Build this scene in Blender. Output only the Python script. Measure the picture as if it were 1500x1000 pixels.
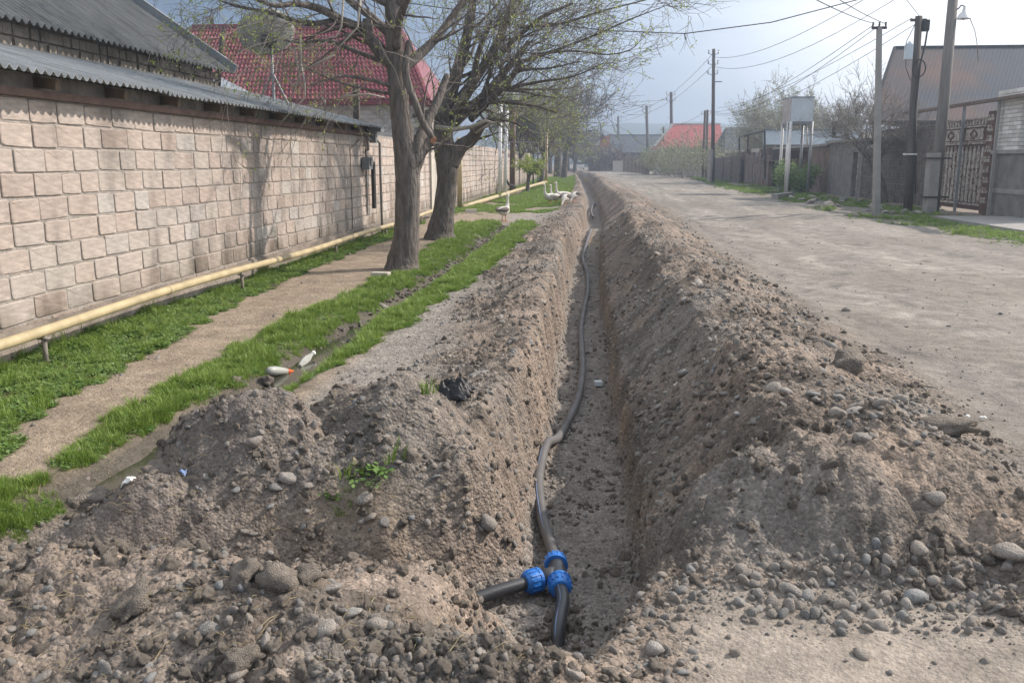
import bpy, math, random
import numpy as np
from mathutils import Vector, Matrix, Euler
random.seed(7)
rng = np.random.default_rng(11)
S = bpy.context.scene
for o in list(bpy.data.objects): bpy.data.objects.remove(o)
COL = S.collection

# ------------------------------------------------------------------ camera
FPX, VX, VY, EYE = 1300.0, 865.0, 237.0, 1.65
PITCH = math.atan((500 - VY) / FPX)
YAW = math.atan((VX - 750) * math.cos(PITCH) / FPX)
cam = bpy.data.cameras.new('camera'); cam.sensor_width = 36; cam.lens = FPX / 1500 * 36
cam.clip_start = 0.05; cam.clip_end = 6000
camo = bpy.data.objects.new('camera', cam); COL.objects.link(camo)
HAZE = 0.0021
camo.location = (0, 0, EYE); camo.rotation_euler = (math.pi / 2 - PITCH, 0, YAW)
S.camera = camo

# ------------------------------------------------------------------ sun, sky, exposure
SUN_AZ, SUN_EL = math.radians(66), math.radians(38)
sunv = Vector((math.sin(SUN_AZ) * math.cos(SUN_EL), math.cos(SUN_AZ) * math.cos(SUN_EL), math.sin(SUN_EL)))
sl = bpy.data.lights.new('sun', 'SUN'); sl.energy = 2.9; sl.angle = math.radians(1.0); sl.color = (1.0, 0.90, 0.80)
so = bpy.data.objects.new('sun', sl); COL.objects.link(so)
so.rotation_euler = (-sunv).to_track_quat('-Z', 'Y').to_euler(); so.location = (20, 10, 30)
S.view_settings.view_transform = 'Standard'; S.view_settings.look = 'None'
S.view_settings.gamma = 1; S.view_settings.use_curve_mapping = False
S.view_settings.exposure = 0.97
S.render.engine = 'CYCLES'
S.cycles.max_bounces = 6; S.cycles.transparent_max_bounces = 8; S.cycles.volume_bounces = 0

W = bpy.data.worlds.new('World'); S.world = W; W.use_nodes = True
nt = W.node_tree; nt.nodes.clear()
def nn(t, typ, **kw):
    n = t.nodes.new(typ)
    for k, v in kw.items(): setattr(n, k, v)
    return n
def ramp(t, fac, stops, interp='LINEAR'):
    r = nn(t, 'ShaderNodeValToRGB'); r.color_ramp.interpolation = interp
    el = r.color_ramp.elements
    while len(el) < len(stops): el.new(0.5)
    for e, (p, c) in zip(el, stops):
        e.position = p; e.color = (c[0], c[1], c[2], 1) if hasattr(c, '__len__') else (c, c, c, 1)
    t.links.new(fac, r.inputs[0]); return r.outputs[0]
def math_n(t, op, a, b=None, clamp=False):
    m = nn(t, 'ShaderNodeMath', operation=op, use_clamp=clamp)
    for i, v in enumerate((a, b)):
        if v is None: continue
        if isinstance(v, (int, float)): m.inputs[i].default_value = v
        else: t.links.new(v, m.inputs[i])
    return m.outputs[0]
def mixc(t, fac, a, b, mode='MIX'):
    m = nn(t, 'ShaderNodeMix', data_type='RGBA', blend_type=mode)
    for i, v in ((0, fac), (6, a), (7, b)):
        if isinstance(v, (int, float)): m.inputs[i].default_value = v
        elif isinstance(v, tuple): m.inputs[i].default_value = (v[0], v[1], v[2], 1)
        else: t.links.new(v, m.inputs[i])
    return m.outputs[2]
tc = nn(nt, 'ShaderNodeTexCoord')
nm = nn(nt, 'ShaderNodeVectorMath', operation='NORMALIZE'); nt.links.new(tc.outputs['Generated'], nm.inputs[0])
DIR = nm.outputs[0]
sep = nn(nt, 'ShaderNodeSeparateXYZ'); nt.links.new(DIR, sep.inputs[0])
dt = nn(nt, 'ShaderNodeVectorMath', operation='DOT_PRODUCT'); nt.links.new(DIR, dt.inputs[0])
dt.inputs[1].default_value = (math.sin(SUN_AZ), math.cos(SUN_AZ), 0.12)
cn = nn(nt, 'ShaderNodeTexNoise'); cn.inputs['Scale'].default_value = 2.2; cn.inputs['Detail'].default_value = 5; cn.inputs['Roughness'].default_value = 0.5
mp = nn(nt, 'ShaderNodeMapping'); mp.inputs['Scale'].default_value = (1, 1, 4.0); nt.links.new(DIR, mp.inputs[0]); nt.links.new(mp.outputs[0], cn.inputs[0])
d2 = math_n(nt, 'ADD', dt.outputs['Value'], math_n(nt, 'MULTIPLY', math_n(nt, 'SUBTRACT', cn.outputs[0], 0.5), 0.42))
d3 = math_n(nt, 'ADD', math_n(nt, 'MULTIPLY', d2, 0.5), 0.5)
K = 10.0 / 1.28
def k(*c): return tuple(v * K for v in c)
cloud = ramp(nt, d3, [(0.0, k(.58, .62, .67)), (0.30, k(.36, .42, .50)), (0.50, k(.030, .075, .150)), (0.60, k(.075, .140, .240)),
                      (0.70, k(.24, .32, .44)), (0.765, k(.46, .53, .63)), (0.84, k(.98, .99, 1.0)), (1.0, k(1.25, 1.2, 1.15))])  # first stops, out of view behind the camera, brightened to fill shaded faces
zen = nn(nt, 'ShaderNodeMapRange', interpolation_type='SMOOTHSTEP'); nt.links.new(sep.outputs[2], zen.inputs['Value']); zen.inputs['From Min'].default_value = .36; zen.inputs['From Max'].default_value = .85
cloud = mixc(nt, zen.outputs[0], cloud, k(.66, .70, .76))  # overhead sky, above the view, brightened to raise the ambient fill
elev = math_n(nt, 'POWER', 2.718, math_n(nt, 'MULTIPLY', math_n(nt, 'ABSOLUTE', sep.outputs[2]), -9.0))
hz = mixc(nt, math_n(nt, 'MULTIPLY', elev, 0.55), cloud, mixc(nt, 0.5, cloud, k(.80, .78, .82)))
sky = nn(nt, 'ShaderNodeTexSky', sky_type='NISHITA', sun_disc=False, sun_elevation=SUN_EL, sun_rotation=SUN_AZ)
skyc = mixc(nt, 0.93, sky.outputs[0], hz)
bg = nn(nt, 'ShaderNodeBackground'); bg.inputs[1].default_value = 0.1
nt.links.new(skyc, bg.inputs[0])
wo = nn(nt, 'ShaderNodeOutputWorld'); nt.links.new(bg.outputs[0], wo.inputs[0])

# ------------------------------------------------------------------ helpers
def ray(px, py):
    rx = (px - 750) / FPX; ry = -(py - 500) / FPX
    fy = math.cos(PITCH) + ry * math.sin(PITCH); fz = -math.sin(PITCH) + ry * math.cos(PITCH)
    return (rx * math.cos(YAW) - fy * math.sin(YAW), rx * math.sin(YAW) + fy * math.cos(YAW), fz)
def at(px, py, Y):                       # a point Y metres down the street
    r = ray(px, py); t = Y / r[1]; return Vector((r[0] * t, Y, EYE + r[2] * t))
def G(px, py, z=0.0):                    # a point at height z
    r = ray(px, py); t = (z - EYE) / r[2]; return Vector((r[0] * t, r[1] * t, z))
def tag(o, label=None, cat=None, group=None, kind=None):
    if label: o['label'] = label
    if cat: o['category'] = cat
    if group: o['group'] = group
    if kind: o['kind'] = kind
    return o
def link(o, parent=None):
    COL.objects.link(o)
    if parent: o.parent = parent
    return o
def empty(name, loc, label, cat, group=None, rz=0):
    o = bpy.data.objects.new(name, None); o.location = loc; o.rotation_euler = (0, 0, rz); o.empty_display_size = .2
    COL.objects.link(o); return tag(o, label, cat, group)

class MB:
    def __init__(s): s.v = []; s.f = []; s.a = []
    def add(s, vs, fs):
        n = len(s.v); s.v.extend([tuple(v) for v in vs]); s.f.extend([tuple(i + n for i in f) for f in fs])
    def box(s, c, d, R=None, taper=None):
        c = Vector(c); hx, hy, hz = d[0] / 2, d[1] / 2, d[2] / 2; vs = []
        for z in (-1, 1):
            k2 = 1 if (z < 0 or not taper) else taper
            for x, y in ((-1, -1), (1, -1), (1, 1), (-1, 1)):
                p = Vector((x * hx * k2, y * hy * k2, z * hz))
                if R: p = R @ p
                vs.append(c + p)
        s.add(vs, [(3, 2, 1, 0), (4, 5, 6, 7), (0, 1, 5, 4), (1, 2, 6, 5), (2, 3, 7, 6), (3, 0, 4, 7)]); return s
    def bar(s, a, b, w, h=None):        # rectangular bar between two points
        a, b = Vector(a), Vector(b); d = b - a; h = h or w
        q = d.to_track_quat('Z', 'Y').to_matrix()
        return s.box((a + b) / 2, (w, h, d.length), q)
    def tube(s, pts, rad, n=6, cap=True):
        pts = [Vector(p) for p in pts]; m = len(pts)
        if not hasattr(rad, '__len__'): rad = [rad] * m
        base = len(s.v); up = Vector((0.13, 0.27, 0.95)); prev = None
        for i, p in enumerate(pts):
            t = (pts[min(i + 1, m - 1)] - pts[max(i - 1, 0)])
            if t.length < 1e-9: t = Vector((0, 0, 1))
            t.normalize()
            if prev is None:
                u = t.cross(up)
                if u.length < 1e-3: u = t.cross(Vector((1, 0, 0)))
            else: u = prev - t * prev.dot(t)
            u.normalize(); prev = u; w = t.cross(u)
            for j in range(n):
                a = 2 * math.pi * j / n
                s.v.append(tuple(p + (u * math.cos(a) + w * math.sin(a)) * rad[i]))
        for i in range(m - 1):
            for j in range(n):
                a = base + i * n + j; b = base + i * n + (j + 1) % n
                s.f.append((a, b, b + n, a + n))
        if cap:
            s.f.append(tuple(base + j for j in reversed(range(n)))); s.f.append(tuple(base + (m - 1) * n + j for j in range(n)))
        return s
    def quad(s, a, b, c, d): s.add([a, b, c, d], [(0, 1, 2, 3)]); return s
    def mesh(s, name, mat, smooth=False, origin=None):
        me = bpy.data.meshes.new(name)
        vs = s.v if origin is None else [(v[0] - origin[0], v[1] - origin[1], v[2] - origin[2]) for v in s.v]
        me.from_pydata(vs, [], s.f)
        if mat: me.materials.append(mat)
        if smooth: me.polygons.foreach_set('use_smooth', [True] * len(me.polygons))
        me.update(); return me
    def build(s, name, mat, parent=None, smooth=False):
        o = bpy.data.objects.new(name, s.mesh(name, mat, smooth, parent.location if parent and parent.parent is None else (parent.parent.location if parent else None)))
        if parent and parent.parent is None: pass
        return link(o, parent)
def top(name, mb, mat, label, cat, group=None, smooth=False, loc=None):
    loc = Vector(loc) if loc is not None else Vector((0, 0, 0))
    o = bpy.data.objects.new(name, mb.mesh(name, mat, smooth, loc)); o.location = loc
    link(o); return tag(o, label, cat, group)
def npmesh(name, V, F, mat, smooth=False):
    me = bpy.data.meshes.new(name); V = np.asarray(V, np.float32); F = np.asarray(F, np.int32); k_ = F.shape[1]
    me.vertices.add(len(V)); me.vertices.foreach_set('co', V.ravel())
    me.loops.add(F.size); me.loops.foreach_set('vertex_index', F.ravel())
    me.polygons.add(len(F)); me.polygons.foreach_set('loop_start', np.arange(0, F.size, k_, dtype=np.int32))
    if smooth: me.polygons.foreach_set('use_smooth', np.ones(len(F), bool))
    if mat: me.materials.append(mat)
    me.update(calc_edges=True); return me

# ------------------------------------------------------------------ noise
def vn(x, y, seed=0):
    xi = np.floor(x).astype(np.int64); yi = np.floor(y).astype(np.int64); xf = x - xi; yf = y - yi
    def g(a, b):
        h = (a * 374761393 + b * 668265263 + seed * 1274126177) & 0xffffffff
        h = ((h ^ (h >> 13)) * 1274126177) & 0xffffffff; h = h ^ (h >> 16)
        th = (h & 0xffff) / 65536.0 * 2 * np.pi
        return np.cos(th), np.sin(th)
    u = xf * xf * xf * (xf * (xf * 6 - 15) + 10); v = yf * yf * yf * (yf * (yf * 6 - 15) + 10)
    def d(a, b):
        c, s_ = g(xi + a, yi + b); return c * (xf - a) + s_ * (yf - b)
    a = d(0, 0); b = d(1, 0); c = d(0, 1); e = d(1, 1)
    return ((a + (b - a) * u) + ((c + (e - c) * u) - (a + (b - a) * u)) * v) * 1.5
def sm(a, b, x): t = np.clip((x - a) / (b - a), 0, 1); return t * t * (3 - 2 * t)

# ------------------------------------------------------------------ terrain
def XC(y): return np.interp(y, [0, 5, 10, 15, 22, 30, 45, 70, 110, 200, 400, 3000], [0, 0, -.02, -.05, 0.0, .22, .12, -.3, -1.2, -6, -30, -400])
def XD(y): return np.interp(y, [0, 3.4, 5, 7, 10, 14, 20, 24, 26], [-2.62, -2.6, -2.52, -2.42, -2.42, -2.28, -2.28, -2.25, -2.25])
def seg_d(x, y, ax, ay, bx, by):
    t = np.clip(((x - ax) * (bx - ax) + (y - ay) * (by - ay)) / ((bx - ax) ** 2 + (by - ay) ** 2), 0, 1)
    return np.hypot(x - ax - t * (bx - ax), y - ay - t * (by - ay)), t
RIDGE = [(-3.3, 2.6, .02), (-2.25, 2.80, .12), (-1.66, 2.76, .31), (-1.0, 2.68, .27), (-.45, 2.58, .15), (-.12, 2.50, .01)]
def terr(x, y):
    """height and masks"""
    x = np.asarray(x, float); y = np.asarray(y, float)
    wob = .05 * vn(x * 1.3, y * 1.3, 3) + .03 * vn(x * 4, y * 4, 4)
    o = x - XC(y) + wob
    near = 1 - sm(60, 160, y)
    z = .02 * vn(x * .5, y * .5, 5) + .012 * vn(x * 1.6, y * 1.2, 6)
    # ditch
    dd = np.abs(x - XD(y) + .06 * vn(x * 2, y * 2, 8))
    dit = np.exp(-(dd / np.interp(y, [3, 7, 9, 30], [.26, .22, .17, .2])) ** 2) * (1 - sm(22, 25, y)) * sm(2.6, 3.2, y)
    z = z - .15 * dit
    # left heap
    bl = .8 + .5 * vn(x * .3 + 9, y * .45, 10) + .25 * vn(x * 1.2, y * 1.4, 12)
    L = np.interp(o, [-2.0, -1.6, -1.1, -.75, -.52, -.40, -.2, .05], [0, .02, .12, .25, .27, .20, .1, 0]) * bl * sm(4.2, 5.0, y) * (1 - sm(150, 260, y))
    dA = ((x + 1.15) / .50) ** 2 + ((y - 4.75) / .42) ** 2
    dB = ((x + 1.80) / .50) ** 2 + ((y - 4.45) / .36) ** 2
    dC = ((x + .62) / .42) ** 2 + ((y - 4.65) / .55) ** 2
    pk = np.maximum(np.maximum(.46 * np.exp(-dA ** 1.3), .42 * np.exp(-dB ** 1.3)), .20 * np.exp(-dC))
    dE = ((x + 2.15) / .40) ** 2 + ((y - 3.95) / .30) ** 2
    pk = np.maximum(pk, .12 * np.exp(-dE))
    Lh = np.maximum(L, pk * (1 + .25 * vn(x * 2.2, y * 2.2, 14)))
    # right heap
    br = 1 + .35 * vn(x * .4 + 3, y * .5, 15) + .22 * vn(x * 1.3, y * 1.5, 16)
    front = 3.12 + .10 * vn(x * 1.7, y * .1, 17) - .12 * sm(1.4, 2.2, x) + .08 * sm(.7, .3, x)
    fr = sm(0, .85, y - front)
    R = np.interp(o, [.2, .36, .66, 1.0, 1.35, 1.75, 2.2, 2.8], [0, .10, .26, .38, .39, .26, .08, 0]) * br * fr * (1 - sm(150, 260, y))
    dR = ((x - 1.45) / .52) ** 2 + ((y - 3.98) / .42) ** 2
    R = np.maximum(R, .44 * np.exp(-dR ** 1.4) * (1 + .12 * vn(x * 5, y * 1.2, 18)))
    # little gullies running down the front of the right heap
    R = R * (1 + .10 * vn(x * 6.0, y * 1.3, 19) * (1 - sm(4.0, 4.6, y)))
    # pebble fan
    R = np.maximum(R, .16 * np.exp(-((x - 2.05) / .45) ** 2 - ((y - 3.2) / .38) ** 2) * (1 + .4 * vn(x * 4, y * 4, 46)))
    R = np.maximum(R, .05 * np.exp(-((x - 1.0) / .55) ** 2 - ((y - 3.35) / .2) ** 2))
    # near heap
    N = np.zeros_like(z)
    for (ax, ay, ah), (bx, by, bh) in zip(RIDGE[:-1], RIDGE[1:]):
        d, t = seg_d(x, y, ax, ay, bx, by); h = ah + (bh - ah) * t
        sg = np.where(y > 2.8, .36, .55)
        N = np.maximum(N, h * np.exp(-(d / sg) ** 2))
    N = N * (1 + .3 * vn(x * 2.3, y * 2.3, 21)) * (1 - sm(3.2, 3.5, y))
    heap = np.clip(sm(.01, .09, Lh) + sm(.01, .08, R) + sm(.01, .06, N), 0, 1)
    heap = np.maximum(heap, sm(.5, .2, x) * sm(4.15, 3.9, y) * sm(-2.9, -2.5, x) * sm(2.2, 2.6, y))
    heap = np.maximum(heap, sm(.2, .4, x) * sm(1.3, .9, x) * sm(3.15, 3.35, y) * sm(4.8, 4.2, y))
    # billowy roughness
    ax_ = x + .05 * vn(x * 3, y * 3, 22); ay_ = y + .05 * vn(x * 3, y * 3, 23)
    fade3 = 1 - sm(14, 30, y)
    bil = .060 * np.abs(vn(ax_ * 2.6, ay_ * 2.6, 24)) + .045 * np.abs(vn(ax_ * 6.1, ay_ * 6.1, 25)) \
        + (.032 * np.abs(vn(x * 13, y * 13, 26)) + .020 * np.abs(vn(x * 27, y * 27, 27))) * fade3 - .035
    slab = np.clip(sm(-.1, .3, vn(x * .9 + 5, y * .9, 28)), 0, 1)      # smoother patches
    z = z + Lh + R + N + heap * bil * (1.0 - .55 * slab)
    fl = (1 - heap)
    z = z + fl * (.006 * vn(x * 5, y * 5, 30) + .004 * np.abs(vn(x * 17, y * 17, 31)) * fade3 + .010 * np.abs(vn(x * 2.2, y * .9, 32)))
    # gravel slope between ditch grass and left lip
    grav = sm(-2.1, -1.8, x - XC(y)) * (1 - sm(-.7, -.5, o)) * sm(4.6, 5.4, y) * (1 - sm(60, 90, y))
    # road ripple
    rd = sm(2.2, 2.7, o)
    z = z + rd * near * (.028 * vn(x * .9 + .5 * y, y * .35, 33) - .022 * sm(.25, .5, vn(x * 1.3, y * 1.0, 43)) + .010 * vn(x * 3.1, y * 2.2, 44))
    # trench
    fz = -.60 + .03 * vn(x * 2, y * 2, 34) + .018 * np.abs(vn(x * 9, y * 9, 35)) + .02 * np.abs(vn(x * 20, y * 20, 36)) * fade3
    fz = fz + .42 * np.exp(-((y - 24.5) / 1.7) ** 2) + .10 * sm(30, 60, y)
    lw = np.interp(y, [3, 4.2, 5, 9, 3000], [.20, .21, .24, .26, .26]); rw = np.interp(y, [3, 4.2, 6, 3000], [.42, .27, .25, .25])
    od = x - XC(y) + .05 * vn(x * 2, y * 2.4, 37) + .025 * vn(x * 6, y * 6, 42) + .016 * vn(x * 14, y * 14, 38)
    tl = sm(lw, lw + np.interp(y, [4, 6, 9], [.46, .32, .20]), -od); tr = .58 * sm(rw, rw + np.interp(y, [4, 6, 12], [.13, .10, .09]), od) + .42 * np.clip((od - rw - .03) / .62, 0, 1)
    tt = np.where(od < 0, tl, tr); tt = np.maximum(tt, 1 - sm(2.55, 3.55, y - 2.6 * np.clip(x - .02, 0, .5) + .05 * vn(x * 6, y * 6, 41))); tt = np.maximum(tt, sm(180, 220, y))
    z1 = np.minimum(z, fz + (z - fz) * tt)
    # branch trench to the left
    ds, ts = seg_d(x, y, -.12, 4.25, -.85, 3.72); ds2, ts2 = seg_d(x, y, -.85, 3.72, -2.75, 3.2)
    ts = np.where(ds < ds2, 0, ts2); ds = np.minimum(ds, ds2)
    bz = -.59 + .30 * ts + .03 * np.abs(vn(x * 9, y * 9, 39))
    nor = y > np.interp(x, [-2.75, -.85, -.12], [3.2, 3.72, 4.25])
    tb = sm(.13, np.where(nor, np.interp(x, [-1.4, -.8, -.2], [.62, .45, .34]), .30), ds + .03 * vn(x * 7, y * 7, 40))
    z2 = np.minimum(z1, bz + (z1 - bz) * tb)
    trench = np.clip(np.maximum(1 - tt, (1 - tb)), 0, 1)
    return dict(z=z2, o=o, heap=heap, L=Lh, R=R, N=N, dit=dit, trench=trench, grav=grav, dd=dd, rd=rd, slab=slab)
def Hs(x, y): return terr(np.array([x]), np.array([y]))['z'][0]
def drop(px, py, tmax=60):
    r = ray(px, py); t = np.concatenate([np.linspace(1.5, 12, 220), np.linspace(12, tmax, 200)[1:]])
    for _ in range(2):
        X = r[0] * t; Y = r[1] * t; Z = EYE + r[2] * t; h = terr(X, Y)['z']
        i = int(np.argmax(Z < h)); lo, hi = t[max(i - 1, 0)], t[i]; t = np.linspace(lo, hi, 14)
    return Vector((X[i], Y[i], h[i]))

# grass strips:   path left / right edge as a function of y
def PL(y): return np.interp(y, [0, 4.5, 5.5, 6.55, 9, 12.2, 16.4, 19.5, 26], [-3.2, -3.31, -3.62, -3.75, -4.04, -4.25, -4.33, -4.33, -4.6])
def PR(y): return np.interp(y, [0, 4.2, 5.7, 8.6, 11.3, 12.7, 18.4, 22.2, 27], [-2.95, -3.05, -3.09, -3.18, -3.08, -3.02, -3.17, -3.4, -3.9])
def CR(y): return np.interp(y, [4, 6.4, 7.4, 9.1, 11.8, 14.7, 23], [-2.3, -2.2, -2.02, -1.86, -1.58, -1.42, -1.45])
def grass_mask(x, y, hard=False):
    w = .14 * vn(x * 1.9, y * 1.5, 50) + .10 * vn(x * 6, y * 6, 51)
    e = .05
    A = sm(-e, e, PL(y) + w - x) * sm(-e, e, x + 4.95)
    B = sm(-e, e, x - PR(y) + w) * sm(-e, e, (XD(y) - np.interp(y, [3, 5, 7, 9], [.30, .28, .20, .13])) - x + w * .5)
    C = sm(-e, e, x - (XD(y) + np.interp(y, [3, 7, 9], [.22, .16, .14])) + w * .5) * sm(-e, e, CR(y) - x + w * 1.3) * sm(5.2, 5.9, y)
    g = np.maximum(np.maximum(A, B), C) * (1 - sm(24.0, 25.3, y + 8 * w))
    g = g * (1 - .9 * sm(.0, .3, vn(x * 1.1 + 4, y * 1.1, 52)) * sm(4.9, 4.2, y))
    g = np.maximum(g, .6 * sm(1.1, .8, np.hypot((x + 2.90) / .26, (y - 3.95) / .30) + 2 * w))
    # far lawn
    lw = np.interp(y, [28, 32, 50, 80, 110], [-4.9, -4.9, -4.9, -5, -6])
    rt = XC(y) - np.interp(y, [27, 30, 45, 70, 110], [2.3, 1.35, .95, .9, 1.0])
    D = sm(28.3, 29.6, y + 9 * w - .5 * sm(-4.4, -3, x)) * sm(-e, e, x - lw) * sm(-.1, .1, rt - x + w * 2) * (1 - sm(90, 110, y))
    D = D * (1 - .8 * sm(.18, .35, vn(x * .6, y * .3, 53)))
    # right verge
    vl = np.interp(y, [10, 18.6, 23, 28, 33, 43, 60, 73, 125, 200], [8.6, 8.7, 8.7, 8.0, 8.3, 8.5, 8.7, 9.6, 11.2, 9])
    Rr = sm(-.25, .25, x - vl + w * 5) * (1 - sm(11.2, 12.2, x - .0 + w * 6)) * (1 - .9 * sm(-.02, .25, vn(x * .5, y * .35, 54))) * sm(3, 9, y)
    Rr = np.maximum(Rr, sm(-.25, .25, x - vl + w * 5) * (1 - sm(9.6, 10.4, x + w * 3)) * (1 - sm(24, 27, y)))
    slabm = sm(9.9, 10.3, x) * (1 - sm(28.5, 29.5, y))
    return np.clip(np.maximum(g, np.maximum(D, Rr * (1 - slabm))), 0, 1)

def soil_mat(name='soil'):
    m = bpy.data.materials.new(name); m.use_nodes = True; t = m.node_tree; b = t.nodes['Principled BSDF']
    geo = nn(t, 'ShaderNodeNewGeometry'); P = geo.outputs['Position']
    col = nn(t, 'ShaderNodeAttribute', attribute_name='Col')
    wet = nn(t, 'ShaderNodeAttribute', attribute_name='wet'); rgh = nn(t, 'ShaderNodeAttribute', attribute_name='rough')
    def noise(s, d=4, r=.6):
        n = nn(t, 'ShaderNodeTexNoise'); n.inputs['Scale'].default_value = s; n.inputs['Detail'].default_value = d; n.inputs['Roughness'].default_value = r
        t.links.new(P, n.inputs[0]); return n.outputs[0]
    n1 = noise(7, 8, .62); n2 = noise(55, 5, .65)
    v = nn(t, 'ShaderNodeTexVoronoi'); v.inputs['Scale'].default_value = 62; t.links.new(P, v.inputs['Vector'])
    v2 = nn(t, 'ShaderNodeTexVoronoi'); v2.inputs['Scale'].default_value = 24; t.links.new(P, v2.inputs['Vector'])
    c = mixc(t, 1.0, col.outputs['Color'], ramp(t, n1, [(.28, .72), (.5, .98), (.72, 1.24)]), 'MULTIPLY')
    c = mixc(t, 1.0, c, ramp(t, n2, [(.3, .75), (.7, 1.22)]), 'MULTIPLY')
    sp = nn(t, 'ShaderNodeSeparateColor'); t.links.new(v.outputs['Color'], sp.inputs[0])
    c = mixc(t, math_n(t, 'MULTIPLY', rgh.outputs['Fac'], .55), c, mixc(t, 1.0, c, ramp(t, sp.outputs[0], [(0, .6), (.5, 1), (.85, 1.05), (1, 1.75)]), 'MULTIPLY'))
    t.links.new(c, b.inputs['Base Color'])
    rr = nn(t, 'ShaderNodeMapRange'); rr.inputs['To Min'].default_value = .95; rr.inputs['To Max'].default_value = .45
    t.links.new(wet.outputs['Fac'], rr.inputs['Value']); t.links.new(rr.outputs[0], b.inputs['Roughness'])
    b.inputs['Specular IOR Level'].default_value = .2
    peb = math_n(t, 'SUBTRACT', .5, v.outputs['Distance']); peb2 = math_n(t, 'SUBTRACT', .5, v2.outputs['Distance'])
    h = math_n(t, 'ADD', math_n(t, 'MULTIPLY', peb, .010), math_n(t, 'MULTIPLY', peb2, .016))
    h = math_n(t, 'MULTIPLY', h, math_n(t, 'ADD', math_n(t, 'MULTIPLY', rgh.outputs['Fac'], .9), .25))
    h = math_n(t, 'ADD', h, math_n(t, 'MULTIPLY', n2, .012)); h = math_n(t, 'ADD', h, math_n(t, 'MULTIPLY', noise(180, 2, .6), .004))
    bp = nn(t, 'ShaderNodeBump'); bp.inputs['Strength'].default_value = .9; bp.inputs['Distance'].default_value = 1.0
    t.links.new(h, bp.inputs['Height']); t.links.new(bp.outputs[0], b.inputs['Normal'])
    return m
SOIL = soil_mat()

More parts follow.
